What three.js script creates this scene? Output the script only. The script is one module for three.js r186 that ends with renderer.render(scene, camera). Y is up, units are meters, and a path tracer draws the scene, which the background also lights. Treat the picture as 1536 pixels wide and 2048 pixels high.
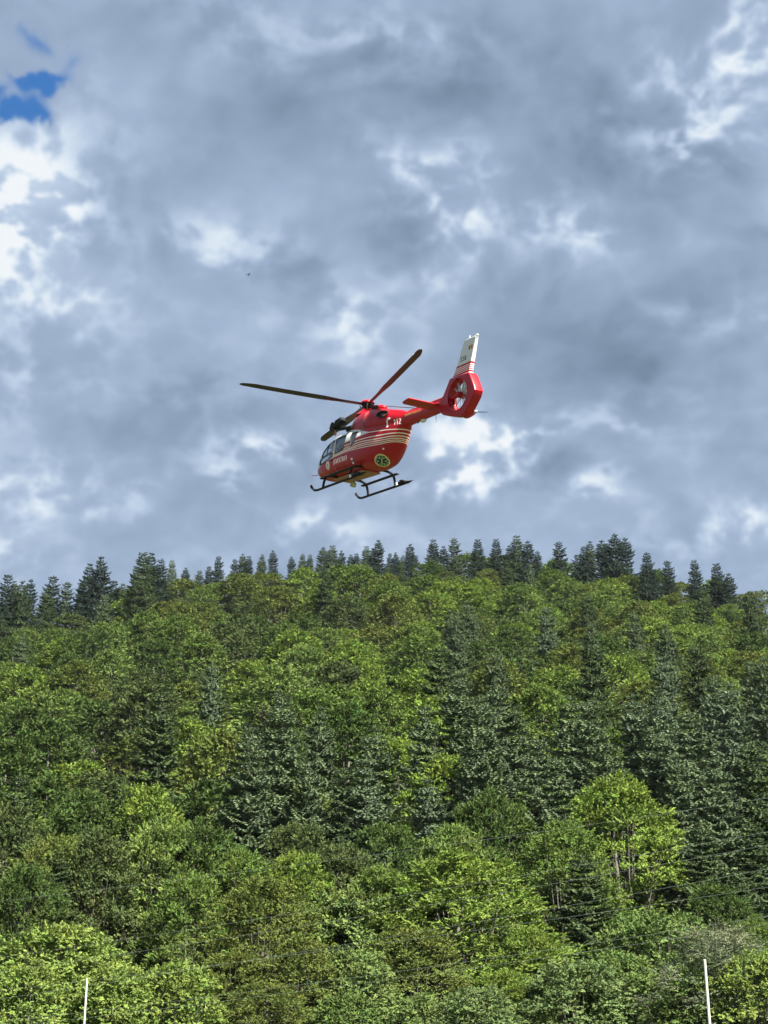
import * as THREE from 'three';
import { mergeGeometries, toCreasedNormals } from 'three/addons/utils/BufferGeometryUtils.js';
import { RoundedBoxGeometry } from 'three/addons/geometries/RoundedBoxGeometry.js';
import { Brush, Evaluator, SUBTRACTION, INTERSECTION } from 'three-bvh-csg';
import { createNoise3D } from 'simplex-noise';

// ---------- camera, sky, sun, exposure ----------
const scene = new THREE.Scene();
const EYE = 1.6, PITCH = 20.57 * Math.PI / 180;
const camera = new THREE.PerspectiveCamera(2 * Math.atan(1024 / 3000) * 180 / Math.PI, 0.75, 0.1, 6000);
camera.position.set(0, EYE, 0);
camera.lookAt(0, EYE + Math.sin(PITCH), -Math.cos(PITCH));
const renderer = new THREE.WebGLRenderer({ antialias: true });
renderer.toneMapping = THREE.LinearToneMapping;
renderer.toneMappingExposure = 4;
renderer.shadowMap.enabled = true;

function mulberry(a) { return () => { a = (a + 0x6d2b79f5) | 0; let t = Math.imul(a ^ (a >>> 15), 1 | a); t = (t + Math.imul(t ^ (t >>> 7), 61 | t)) ^ t; return ((t ^ (t >>> 14)) >>> 0) / 4294967296; }; }
const lin = (c) => { c /= 255; return c <= 0.04045 ? c / 12.92 : Math.pow((c + 0.055) / 1.055, 2.4); };

// broken cloud deck: fractal noise over the whole dome, with the larger banks at their bearings (azimuth, elevation, widths in degrees, brightness)
const BANKS = [[-15.95, 31.67, 2.01, 1.53, 1.1], [-16.25, 30.73, 1.53, 1.34, 0.55], [-15.41, 32.46, 0.95, 0.57, 0.3], [-13.99, 32.0, 0.57, 0.42, 0.3], [-15.38, 28.48, 2.67, 1.15, 0.2], [-13.28, 27.97, 2.1, 1.15, 0.18], [2.7, 32.57, 1.72, 1.72, 0.4], [0.27, 33.69, 1.15, 0.76, 0.25], [3.57, 31.9, 0.76, 0.95, 0.2], [9.3, 31.07, 1.05, 0.76, 0.36], [7.08, 31.94, 1.15, 0.95, 0.3], [14.16, 33.86, 1.34, 0.67, 0.42], [14.08, 35.1, 2.1, 1.15, 0.22], [15.59, 36.83, 2.67, 1.72, 0.3], [16.83, 37.17, 1.15, 0.95, 0.3], [-4.58, 38.29, 2.29, 0.95, 0.22], [0.74, 38.12, 1.72, 0.67, 0.25], [-6.5, 30.87, 2.1, 0.76, 0.3], [-4.72, 23.06, 1.62, 0.5, 0.5], [-6.52, 21.89, 0.86, 0.53, 0.5], [3.25, 22.9, 1.53, 1.15, 0.75], [4.81, 23.43, 1.72, 0.57, 0.4], [8.61, 21.57, 0.95, 0.57, 0.42], [14.41, 19.86, 1.34, 0.5, 0.5], [-2.4, 20.25, 1.72, 0.76, 0.36], [-13.87, 21.21, 2.1, 0.86, 0.35], [-14.65, 25.24, 1.72, 1.15, 0.22], [-9.51, 21.14, 1.53, 0.76, 0.15], [-0.81, 27.86, 1.72, 0.95, 0.26], [-1.68, 28.79, 1.15, 0.76, 0.2], [13.77, 27.92, 2.48, 0.67, 0.2], [8.55, 24.13, 3.63, 0.65, 0.22], [-14.61, 18.73, 1.72, 0.76, 0.25], [10.64, 19.0, 1.53, 0.76, 0.22], [1.78, 29.63, 1.15, 0.76, 0.18], [-13.26, 36.42, 0.57, 1.15, 0.12], [-14.56, 34.34, 1.72, 0.57, 0.15], [-4.38, 25.53, 3.82, 1.15, 0.05], [-10.38, 33.7, 1.15, 0.95, 0.08], [-10.06, 37.95, 2.67, 1.34, -0.33], [-1.78, 36.09, 3.25, 2.1, -0.4], [4.39, 36.91, 3.63, 1.72, -0.3], [11.87, 32.31, 3.25, 1.91, -0.42], [8.07, 33.87, 1.72, 1.34, -0.15], [8.16, 28.18, 4.2, 1.34, -0.3], [10.09, 25.63, 3.82, 1.34, -0.33], [-11.63, 30.51, 2.48, 1.15, -0.2], [-4.49, 29.1, 2.29, 0.95, -0.22], [0.7, 30.85, 1.15, 0.95, -0.38], [-8.04, 23.68, 2.29, 1.15, -0.25], [6.62, 22.23, 1.34, 0.76, -0.25], [12.45, 22.08, 2.48, 1.15, -0.15], [2.08, 20.82, 1.53, 0.76, -0.22], [-7.54, 33.91, 2.29, 1.72, -0.12], [15.18, 29.6, 1.72, 1.34, -0.25], [5.78, 21.69, 1.15, 0.57, -0.2], [-10.54, 24.47, 2.29, 1.15, -0.08], [-12.05, 23.05, 1.72, 0.76, -0.15], [-3.44, 21.38, 1.72, 0.76, -0.15], [-12.37, 19.64, 1.91, 0.57, -0.1]];
const GAPS = [[-15.51, 35.48, 0.69, 0.38, 1.1], [-16.34, 34.53, 0.84, 0.42, 0.95], [-14.9, 35.44, 0.27, 0.42, 0.5], [-16.2, 35.53, 0.42, 0.19, 0.4], [-15.77, 36.92, 0.42, 0.38, 0.55], [-14.27, 36.56, 0.65, 0.42, 0.5], [-16.77, 34.14, 0.27, 0.31, 0.7], [-15.44, 34.49, 0.34, 0.31, 0.6], [-14.74, 35.9, 0.31, 0.27, 0.5], [-17.06, 37.14, 0.76, 0.57, 0.25]];
{
  const W = 4096, H = 2048, data = new Float32Array(W * H * 4), noise = createNoise3D(mulberry(11)), gap = createNoise3D(mulberry(5));
  const fbm = (x, y, z, n) => { let s = 0, a = 0.5, f = 1; for (let i = 0; i < n; i++, a *= 0.52, f *= 2.03) s += a * noise(x * f, y * f, z * f); return s; };
  const stops = [[-0.2, 108, 128, 152], [0, 122, 143, 167], [0.25, 141, 161, 187], [0.5, 161, 180, 207], [0.72, 186, 204, 227], [0.95, 218, 231, 243], [1.25, 250, 252, 253]].map(([t, r, g, b]) => [t, lin(r), lin(g), lin(b)]);
  const K = 1 / renderer.toneMappingExposure;
  const R2D = 180 / Math.PI;
  for (let row = 0; row < H; row++) {
    const el = ((row + 0.5) / H - 0.5) * Math.PI, y = Math.sin(el), c = Math.cos(el), eld = el * R2D;
    for (let col = 0; col < W; col++) {
      const o = (row * W + col) * 4;
      data[o + 3] = 1;
      if (el <= -0.01) { data[o] = 0.045; data[o + 1] = 0.06; data[o + 2] = 0.035; continue; }
      const ph = ((col + 0.5) / W - 0.5) * 2 * Math.PI, x = Math.cos(ph) * c, z = Math.sin(ph) * c;
      // flattened towards the horizon as a layer seen from below
      const q = 1 / (y * 0.75 + 0.42), px = x * q * 2.4, pz = z * q * 2.4, py = y * 1.6;
      const w1 = fbm(px * 1.6 + 3.1, py, pz * 1.6, 3), w2 = fbm(px * 1.6, py + 7.7, pz * 1.6 + 1.3, 3);
      const n = fbm(px * 2 + w1 * 0.35, py * 2 + w2 * 0.35, pz * 2 + w2 * 0.35, 6);
      const fine = fbm(px * 12 + w2, py * 12, pz * 12 + w1, 5);
      const mid = fbm(px * 5 + w2 * 0.5 + 9, py * 5, pz * 5 + w1 * 0.5, 6);
      const billow = 1 - 2 * Math.abs(fbm(px * 6.5 + 4, py * 6.5 + w1 * 0.4, pz * 6.5, 5));
      let b = 0.48 + 0.26 * n + 0.14 * mid + 0.06 * (billow - 0.5) + 0.03 * fine;
      const az = Math.atan2(x, -z) * R2D;
      let hole = 0;
      if (Math.abs(az) < 24 && eld > 10 && eld < 46) {
        const wa = az + 0.5 * w2 + 0.8 * mid, we = eld + 0.4 * w1 + 0.8 * fine + 0.5 * mid, cc = c;
        b = 0.47 + (b - 0.47) * 0.85;
        const puff = 0.2 + 1.2 * THREE.MathUtils.smoothstep(mid + 0.5 * fine + 0.5 * (billow - 0.6), -0.35, 0.55);
        for (const [ba, be, ra, re, am] of BANKS) {
          const da = (wa - ba) * cc / ra, de = (we - be) / re, r2 = da * da + de * de;
          if (r2 < 9) b += am * Math.exp(-r2 * 0.7) * (am > 0 ? puff : 0.8 - 0.5 * mid);
        }
        const ga = az + 0.7 * fine + 0.3 * mid, ge = eld + 0.25 * n - 0.6 * fine;
        for (const [ba, be, ra, re, am] of GAPS) {
          const da = (ga - ba) * cc / ra, de = (ge - be) / re, r2 = da * da + de * de;
          if (r2 < 9) hole += am * Math.exp(-r2 * 0.8);
        }
      } else {
        const g = gap(px * 0.8, py, pz * 0.8) + 0.35 * n;
        hole = Math.max(0, g - 0.72) * 4;
      }
      b = Math.max(-0.2, Math.min(1.15, b));
      let k = 1; while (k < stops.length - 1 && stops[k][0] < b) k++;
      const s0 = stops[k - 1], s1 = stops[k], t = (b - s0[0]) / (s1[0] - s0[0]);
      const h = THREE.MathUtils.smoothstep(hole, 0.18, 0.85);
      const bl = [0.055, 0.2, 0.53];
      for (let i = 0; i < 3; i++) { const v = s0[i + 1] + (s1[i + 1] - s0[i + 1]) * t; data[o + i] = (v + (bl[i] - v) * h) * K; }
    }
  }
  const sky = new THREE.DataTexture(data, W, H, THREE.RGBAFormat, THREE.FloatType);
  sky.mapping = THREE.EquirectangularReflectionMapping; sky.magFilter = THREE.LinearFilter; sky.minFilter = THREE.LinearFilter; sky.needsUpdate = true;
  scene.background = sky; scene.environment = sky;
}
const sun = new THREE.DirectionalLight(new THREE.Color(1, 0.95, 0.86), 5);
const SUN = new THREE.Vector3(0.42, 0.74, 0.52).normalize();
sun.position.copy(SUN).multiplyScalar(700).add(new THREE.Vector3(0, 0, -250)); sun.target.position.set(0, 0, -250);
sun.castShadow = true; sun.shadow.radius = 1.5; sun.shadow.mapSize.set(4096, 4096);
Object.assign(sun.shadow.camera, { left: -420, right: 420, top: 420, bottom: -420, near: 10, far: 1600 });
scene.add(sun, sun.target);

scene.fog = new THREE.FogExp2(new THREE.Color(0.78, 0.87, 1), 0.00003);

// ---------- helpers ----------
const taken = {};
const numbered = (n) => { const k = (taken[n] = (taken[n] ?? -1) + 1); return k ? n + '_' + String(k).padStart(3, '0') : n; };
const shade = (m) => { m.castShadow = m.receiveShadow = true; return m; };
function part(name, geo, mat, parent, label) { const m = shade(new THREE.Mesh(geo, mat)); m.name = name; if (label) m.userData.label = label; parent.add(m); return m; }
function tag(o, label, category, group, kind) { Object.assign(o.userData, { label, category }); if (group) o.userData.group = group; if (kind) o.userData.kind = kind; return o; }
const join = (list) => mergeGeometries(list.map((g) => (g.index ? g.toNonIndexed() : g)));
const std = (r, g, b, rough = 0.7, more = {}) => new THREE.MeshStandardMaterial({ color: new THREE.Color().setRGB(r, g, b), roughness: rough, ...more });
const V = (x, y, z) => new THREE.Vector3(x, y, z);
function tube(pts, r, seg = 24, rad = 8, closed = false) { return new THREE.TubeGeometry(new THREE.CatmullRomCurve3(pts, closed, 'centripetal'), seg, r, rad, closed); }
function bar(a, b, r0, r1 = r0, n = 8) {
  const d = new THREE.Vector3().subVectors(b, a), g = new THREE.CylinderGeometry(r1, r0, d.length(), n);
  g.applyQuaternion(new THREE.Quaternion().setFromUnitVectors(V(0, 1, 0), d.clone().normalize()));
  return g.translate((a.x + b.x) / 2, (a.y + b.y) / 2, (a.z + b.z) / 2);
}
function hermite(xs, ys) {                                         // monotone cubic through a table
  const n = xs.length, h = [], dl = [], m = new Array(n).fill(0);
  for (let i = 0; i < n - 1; i++) { h[i] = xs[i + 1] - xs[i]; dl[i] = (ys[i + 1] - ys[i]) / h[i]; }
  for (let i = 1; i < n - 1; i++) if (dl[i - 1] * dl[i] > 0) { const a = 2 * h[i] + h[i - 1], b = h[i] + 2 * h[i - 1]; m[i] = (a + b) / (a / dl[i - 1] + b / dl[i]); }
  return (x) => {
    x = Math.min(Math.max(x, xs[0]), xs[n - 1]); let i = 0; while (i < n - 2 && x > xs[i + 1]) i++;
    const t = (x - xs[i]) / h[i], t2 = t * t, t3 = t2 * t;
    return (2 * t3 - 3 * t2 + 1) * ys[i] + (t3 - 2 * t2 + t) * h[i] * m[i] + (-2 * t3 + 3 * t2) * ys[i + 1] + (t3 - t2) * h[i] * m[i + 1];
  };
}

// ---------- the hillside ----------
const slope = hermite([0, 60, 84, 118, 145, 170, 230, 300, 360, 440, 520, 545, 700, 1000, 3000], [0, 0, 0.3, 5, 13.5, 23.5, 46.5, 76, 103, 131, 156, 158, 110, 20, 0]);
function ground(x, z) {
  const d = -z; if (d <= 0) return 0;
  const q = x / (d * 0.256), a = q < 0 ? 0.115 : 0.085;
  return slope(d) * (1 - a * Math.min(q * q, 4)) + 1.5 * Math.sin(x * 0.05 + 1) * Math.sin(d * 0.04) * Math.min(1, Math.max(0, (d - 80) / 80));
}
{
  const xs = [], zs = [], pos = [], uv = [], idx = [];
  for (let i = -60; i <= 60; i++) xs.push(Math.sign(i) * (Math.abs(i) * 3.4 + Math.pow(Math.abs(i) / 60, 4) * 2700));
  for (let k = -20; k < 0; k++) zs.push(-Math.pow(-k / 20, 3) * -2600);
  for (let d = 0; d <= 560; d += 4) zs.push(-d);
  for (const d of [600, 650, 720, 800, 900, 1000, 1300, 1800, 2400, 3000]) zs.push(-d);
  for (const z of zs) for (const x of xs) { pos.push(x, ground(x, z), z); uv.push(x, -z); }
  const n = xs.length;
  for (let k = 0; k < zs.length - 1; k++) for (let i = 0; i < n - 1; i++) { const a = k * n + i; idx.push(a, a + 1, a + n, a + 1, a + n + 1, a + n); }
  const g = new THREE.BufferGeometry(); g.setAttribute('position', new THREE.Float32BufferAttribute(pos, 3)); g.setAttribute('uv', new THREE.Float32BufferAttribute(uv, 2)); g.setIndex(idx); g.computeVertexNormals();
  const N = 256, px = new Uint8Array(N * N * 4), ns = createNoise3D(mulberry(77));
  for (let y = 0; y < N; y++) for (let x = 0; x < N; x++) {
    const a = x / N * 2 * Math.PI, b = y / N * 2 * Math.PI; let v = 0;
    for (const [f, w] of [[0.8, 0.5], [2, 0.3], [5, 0.25], [11, 0.2]]) v += w * ns(Math.cos(a) * f + Math.cos(b) * f * 0.7, Math.sin(a) * f + 5, Math.sin(b) * f - Math.cos(b) * f * 0.5);
    const o = (y * N + x) * 4; px[o] = 62 + 24 * v; px[o + 1] = 66 + 26 * v; px[o + 2] = 40 + 14 * v; px[o + 3] = 255;
  }
  const t = new THREE.DataTexture(px, N, N); t.colorSpace = THREE.SRGBColorSpace; t.wrapS = t.wrapT = THREE.RepeatWrapping; t.magFilter = THREE.LinearFilter; t.repeat.set(1 / 7, 1 / 7); t.needsUpdate = true;
  const m = part('ground', g, new THREE.MeshStandardMaterial({ map: t, roughness: 1 }), scene); m.userData.kind = 'structure';
}

// ---------- foliage ----------
class Leaves {                                                     // collects small folded leaf faces into one mesh
  constructor() { this.p = []; this.c = []; this.i = []; }
  leaf(px, py, pz, ax, ay, az, nx, ny, nz, len, wid, r, g, b, fold = 0.12) {
    let bx = ay * nz - az * ny, by = az * nx - ax * nz, bz = ax * ny - ay * nx; const l = Math.hypot(bx, by, bz) || 1; bx *= wid / 2 / l; by *= wid / 2 / l; bz *= wid / 2 / l;
    const mx = px + ax * len * 0.45 - nx * wid * fold, my = py + ay * len * 0.45 - ny * wid * fold, mz = pz + az * len * 0.45 - nz * wid * fold, k = this.p.length / 3;
    this.p.push(px, py, pz, mx + bx, my + by, mz + bz, px + ax * len, py + ay * len, pz + az * len, mx - bx, my - by, mz - bz);
    for (let j = 0; j < 4; j++) this.c.push(r, g, b);
    this.i.push(k, k + 1, k + 2, k, k + 2, k + 3);
  }
  geometry() {
    const g = new THREE.BufferGeometry(); g.setAttribute('position', new THREE.Float32BufferAttribute(this.p, 3)); g.setAttribute('color', new THREE.Float32BufferAttribute(this.c, 3)); g.setIndex(this.i);
    return g;
  }
}
function limb(out, pts, r0, r1, sides = 5) {                       // a tapered, bent limb
  for (let k = 0; k < pts.length - 1; k++) { const a = r0 + (r1 - r0) * k / (pts.length - 1), b = r0 + (r1 - r0) * (k + 1) / (pts.length - 1); const g = bar(pts[k], pts[k + 1], a, b, sides); g.deleteAttribute('uv'); out.push(g); }
}
// a broad-leaved tree of reference height H and crown radius R: limbs rising from the trunk carry boughs, the boughs carry flat sprays of leaves
function broadleaf(seed, { H = 18, R = 5, base = 0.2, boughs = 125, sprays = 19, leaves = 8, leaf = 0.36, wide = 0.66, spray = 0.6, rise = 0.16, droop = 0.45, pad = 0.5, tuft = [0.12, 0.21], top = 0.62, rag = 1, lobes = 0.3 }) {
  const rnd = mulberry(seed), rr = (a, b) => a + (b - a) * rnd(), L = new Leaves(), wood = [];
  const yb = H * base, hub = V(0, H * (base + 0.12), 0), lean = V(rr(-0.5, 0.5), 0, rr(-0.5, 0.5));
  limb(wood, [V(0, -1.2, 0), V(lean.x * 0.3, H * 0.25, lean.z * 0.3), V(lean.x, H * 0.55, lean.z), V(lean.x * 1.3, H * 0.8, lean.z * 1.3), V(lean.x * 1.5, H * 0.95, lean.z * 1.5)], 0.014 * H, 0.03, 7);
  const skew = rr(0, 6.28), ell = rr(0.8, 1);
  for (let k = 0; k < boughs; k++) {
    const t = Math.pow((k + rnd()) / boughs, 0.85), ph = k * 2.39996 + rr(-0.5, 0.5);
    let prof = Math.pow(Math.max(0, Math.sin(Math.PI * (0.14 + t * (0.86 - 0.02)))), top);
    const lob = 1 + lobes * Math.sin(ph * 3 + skew + t * 5) * Math.sin(t * 7 + skew * 2);
    const rad = R * prof * lob * (rnd() < 0.8 ? rr(0.76, 0.95) : rr(0.25, 0.7));
    const c = V(Math.cos(ph) * rad + lean.x * t, yb + (H - yb) * (t * 0.93 + 0.02) + rr(-0.3, 0.3), Math.sin(ph) * rad * ell + lean.z * t);
    const q = R * rr(...tuft) * (0.7 + 0.45 * prof), out = c.clone().sub(hub).normalize();
    if (k % 4 === 0) { const m = c.clone().multiplyScalar(0.5).add(hub.clone().multiplyScalar(0.5)); m.y -= rr(0, 0.4); limb(wood, [V(lean.x * 0.5, Math.max(yb * 0.8, hub.y * 0.5 + c.y * 0.35), lean.z * 0.5), m, c], 0.004 * H, 0.012, 4); }
    const bt = rr(0.84, 1.16), by = rr(0.92, 1.1);                  // each bough a little lighter or darker, yellower or bluer
    for (let s = 0; s < sprays; s++) {
      // starts in the outer part of the bough
      let ux = rr(-1, 1), uy = rr(-0.8, 1), uz = rr(-1, 1); const ul = Math.hypot(ux, uy, uz) || 1, sh = Math.pow(rnd(), 0.45) / ul; ux *= sh; uy *= sh; uz *= sh;
      let px = c.x + ux * q, py = c.y + uy * q * pad, pz = c.z + uz * q;
      let ax = out.x * 0.6 + ux * 0.9 + rr(-0.35, 0.35) * rag, ay = out.y * 0.32 * t + uy * 0.22 + rise + rr(-0.2, 0.2) * rag, az = out.z * 0.6 + uz * 0.9 + rr(-0.35, 0.35) * rag;
      let al = Math.hypot(ax, ay, az) || 1; ax /= al; ay /= al; az /= al;
      const len = spray * rr(0.65, 1.25), n = leaves, st = len / n;
      let nx = out.x * 0.55 + ux * 0.45 + rr(-0.3, 0.3), ny = 0.62 + uy * 0.25, nz = out.z * 0.55 + uz * 0.45 + rr(-0.3, 0.3);   // leaves turn towards the open side const nl = Math.hypot(nx, ny, nz); nx /= nl; ny /= nl; nz /= nl;
      const tone = bt * rr(0.8, 1.2), yel = by * rr(0.94, 1.08);
      for (let i = 0; i < n; i++) {
        ay -= droop * st * 0.9; al = Math.hypot(ax, ay, az); ax /= al; ay /= al; az /= al;
        px += ax * st; py += ay * st; pz += az * st;
        let sx = ay * nz - az * ny, sy = az * nx - ax * nz, sz = ax * ny - ay * nx; const sg = i === n - 1 ? 0 : (i % 2 ? 1 : -1) * rr(0.5, 1);
        let lx = ax * 0.7 + sx * sg + rr(-0.4, 0.4), ly = ay * 0.7 + sy * sg - 0.12 + rr(-0.35, 0.35), lz = az * 0.7 + sz * sg + rr(-0.4, 0.4); const ll = Math.hypot(lx, ly, lz); lx /= ll; ly /= ll; lz /= ll;
        let mx = nx + rr(-0.32, 0.32), my = ny + rr(-0.25, 0.25), mz = nz + rr(-0.32, 0.32); const ml = Math.hypot(mx, my, mz); mx /= ml; my /= ml; mz /= ml;
        const size = leaf * rr(0.75, 1.2) * (1 - 0.3 * i / n), v = tone * rr(0.88, 1.12);
        L.leaf(px, py, pz, lx, ly, lz, mx, my, mz, size, size * wide, v * yel, v, v * rr(0.85, 1.15));
      }
    }
  }
  return { crown: L.geometry(), trunk: mergeGeometries(wood), H, R };
}
// a fir: whorls of flat, feathered branches on a straight stem
function fir(seed, { H = 24, R = 4, base = 0.1, whorls = 36, per = 7, twig = 0.27, tier = 1, blunt = 0.0, droop = 0.25, ragged = 0.25 }) {
  const rnd = mulberry(seed), rr = (a, b) => a + (b - a) * rnd(), L = new Leaves(), wood = [];
  limb(wood, [V(0, -1.2, 0), V(0, H * 0.3, 0), V(0, H * 0.65, 0), V(0, H * 0.985, 0)], 0.014 * H, 0.02, 7);
  const missing = rr(0, 6.28);
  for (let k = 0; k < whorls; k++) {
    const t = Math.max(0, (k + rr(-0.2, 0.2)) / whorls), y = H * (base + (1 - base) * Math.pow(t, 0.82)), u = 1 - Math.max(0, t);
    let prof = Math.pow(u, 0.66) * (1 - 0.3 * Math.pow(u, 4)); if (blunt) prof = Math.max(prof, blunt * Math.pow(Math.min(1, u * 6), 0.5));
    const gap = (rnd() < 0.12 * ragged * 4 ? 0.55 : 1) * rr(0.78, 1.14);
    for (let j = 0; j < per; j++) {
      const ph = j / per * 6.283 + k * 1.1 + rr(-0.3, 0.3), len = R * prof * gap * rr(1 - ragged, 1 + ragged) * (1 - 0.18 * Math.max(0, Math.cos(ph - missing))) + 0.18;
      const cx = Math.cos(ph), cz = Math.sin(ph);
      let dx = cx, dy = 0.45 - 0.75 * Math.pow(u, 0.6) * (0.6 + droop) + rr(-0.1, 0.1), dz = cz, px = 0, py = y + rr(-0.1, 0.1), pz = 0;
      const n = Math.max(3, Math.round(len / 0.25)), st = len / n, tone = rr(0.72, 1.25), blue = rr(0.9, 1.15);
      for (let i = 0; i < n; i++) {
        const f = i / n; dy += (0.5 * f + 0.06) * st * 0.62; const dl = Math.hypot(dx, dy, dz); px += dx / dl * st; py += dy / dl * st; pz += dz / dl * st;
        const side = Math.min(0.95, (len - i * st) * 0.62 + 0.12) * (f < 0.12 ? 0.5 : 1);
        for (const sg of [-1, 1]) {
          const sw = rr(0.75, 1.15), hx = -dz / dl * sg, hz = dx / dl * sg;
          let lx = dx / dl * 0.72 + hx * sw, ly = dy / dl * 0.6 - 0.12 - droop * 0.5 * rnd(), lz = dz / dl * 0.72 + hz * sw; const ll = Math.hypot(lx, ly, lz); lx /= ll; ly /= ll; lz /= ll;
          let nx = cx * 0.75 + rr(-0.45, 0.45), ny = 0.9, nz = cz * 0.75 + rr(-0.45, 0.45); const nl = Math.hypot(nx, ny, nz); nx /= nl; ny /= nl; nz /= nl;
          const v = tone * rr(0.8, 1.2), s = side * rr(0.75, 1.15);
          L.leaf(px, py, pz, lx, ly, lz, nx, ny, nz, s, twig * rr(0.8, 1.35), v, v, v * blue, 0.3);
          if (s > 0.34) {                                           // the twig's own side shoots
            const qx = px + lx * s * 0.45, qy = py + ly * s * 0.45, qz = pz + lz * s * 0.45;
            for (const w of [-1, 1]) { let mx = lx * 0.7 + dx / dl * 0.7 * w * 0.9 + rr(-0.2, 0.2), my = ly - 0.1 + rr(-0.15, 0.1), mz = lz * 0.7 + dz / dl * 0.7 * w * 0.9 + rr(-0.2, 0.2); const ml = Math.hypot(mx, my, mz); L.leaf(qx, qy, qz, mx / ml, my / ml, mz / ml, nx, ny, nz, s * 0.55, twig * 0.9, v, v, v * blue, 0.3); }
          }
        }
      }
      L.leaf(px, py, pz, dx, dy, dz, 0, 1, 0, 0.3, twig, tone * 1.1, tone * 1.1, tone * blue, 0.3);
    }
  }
  for (let j = 0; j < 5; j++) L.leaf(0, H * 0.985 - 0.25, 0, rr(-0.2, 0.2), 1, rr(-0.2, 0.2), Math.cos(j), 0, Math.sin(j), 0.55, 0.12, 1, 1, 1, 0.3);
  return { crown: L.geometry(), trunk: mergeGeometries(wood), H, R };
}
const leafMat = (r, g, b, thru = 0.26) => new THREE.MeshPhysicalMaterial({ color: new THREE.Color().setRGB(r, g, b), vertexColors: true, roughness: 0.92, transmission: thru, thickness: 0, side: THREE.DoubleSide, specularIntensity: 0.15 });
const bark = [std(0.11, 0.1, 0.085, 0.95), std(0.08, 0.085, 0.065, 0.95)];
const SPECIES = {
  B: { word: 'beech', category: 'broadleaf tree', group: 'broadleaf trees on the wooded hillside', name: 'beech_tree', bark: bark[0],
    shapes: [1, 2, 3, 4, 5, 6].map((s) => broadleaf(100 + s * 7, { boughs: 118 + s % 3 * 14, top: 0.48 + 0.07 * (s % 3), lobes: 0.2 + 0.06 * (s % 4), rise: 0.16 + 0.08 * (s % 3) })),
    near: [1, 2, 3].map((s) => broadleaf(300 + s * 5, { H: 14, R: 5.2, base: 0.08, boughs: 250, sprays: 26, leaves: 9, leaf: 0.19, spray: 0.42, tuft: [0.09, 0.16], lobes: 0.26 })),
    tones: [['mid green', leafMat(0.1, 0.155, 0.032)], ['bright yellow-green', leafMat(0.14, 0.205, 0.036)], ['olive green', leafMat(0.11, 0.144, 0.032)], ['dull grey-green', leafMat(0.074, 0.104, 0.033)], ['deep green', leafMat(0.064, 0.106, 0.025)], ['light green', leafMat(0.124, 0.184, 0.045)]] },
  W: { word: 'bushy tree', category: 'broadleaf tree', group: 'low leafy trees at the foot of the slope', name: 'bushy_tree', bark: bark[0],
    near: [1, 2, 3].map((s) => broadleaf(500 + s * 3, { H: 9, R: 4.4, base: 0.06, boughs: 190, sprays: 24, leaves: 8, leaf: 0.21, wide: 0.74, spray: 0.42, pad: 0.7, tuft: [0.11, 0.18], rise: 0.2, droop: 0.9, top: 0.5, lobes: 0.24, rag: 1.6 })),
    tones: [['pale green', leafMat(0.122, 0.176, 0.05)], ['fresh light green', leafMat(0.15, 0.212, 0.046)], ['olive', leafMat(0.116, 0.155, 0.034)], ['leaf green', leafMat(0.104, 0.162, 0.042)], ['soft green', leafMat(0.108, 0.158, 0.054)]] },
  S: { word: 'willow', category: 'broadleaf tree', group: 'low leafy trees at the foot of the slope', name: 'willow_tree', bark: bark[0],
    near: [broadleaf(701, { H: 9, R: 3.2, base: 0.06, boughs: 120, sprays: 24, leaves: 10, leaf: 0.22, wide: 0.32, spray: 0.9, rise: 0.4, droop: 1, lobes: 0.3, rag: 1.5 })],
    tones: [['silvery grey-green', leafMat(0.126, 0.152, 0.084)]] },
  F: { word: 'fir', category: 'conifer', group: 'firs on the wooded hillside', name: 'fir_tree', bark: bark[1],
    shapes: [1, 2, 3, 4, 5].map((s) => fir(900 + s * 11, { blunt: s % 2 ? 0 : 0.14, whorls: 27 + s, droop: 0.15 + 0.08 * (s % 3), ragged: 0.2 + 0.07 * (s % 3) })),
    tones: [['dark green', leafMat(0.068, 0.1, 0.04, 0.2)], ['silvery green', leafMat(0.118, 0.164, 0.092, 0.2)], ['grey-green', leafMat(0.104, 0.144, 0.07, 0.2)], ['dark blue-green', leafMat(0.034, 0.057, 0.036, 0.2)]] },
};
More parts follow.
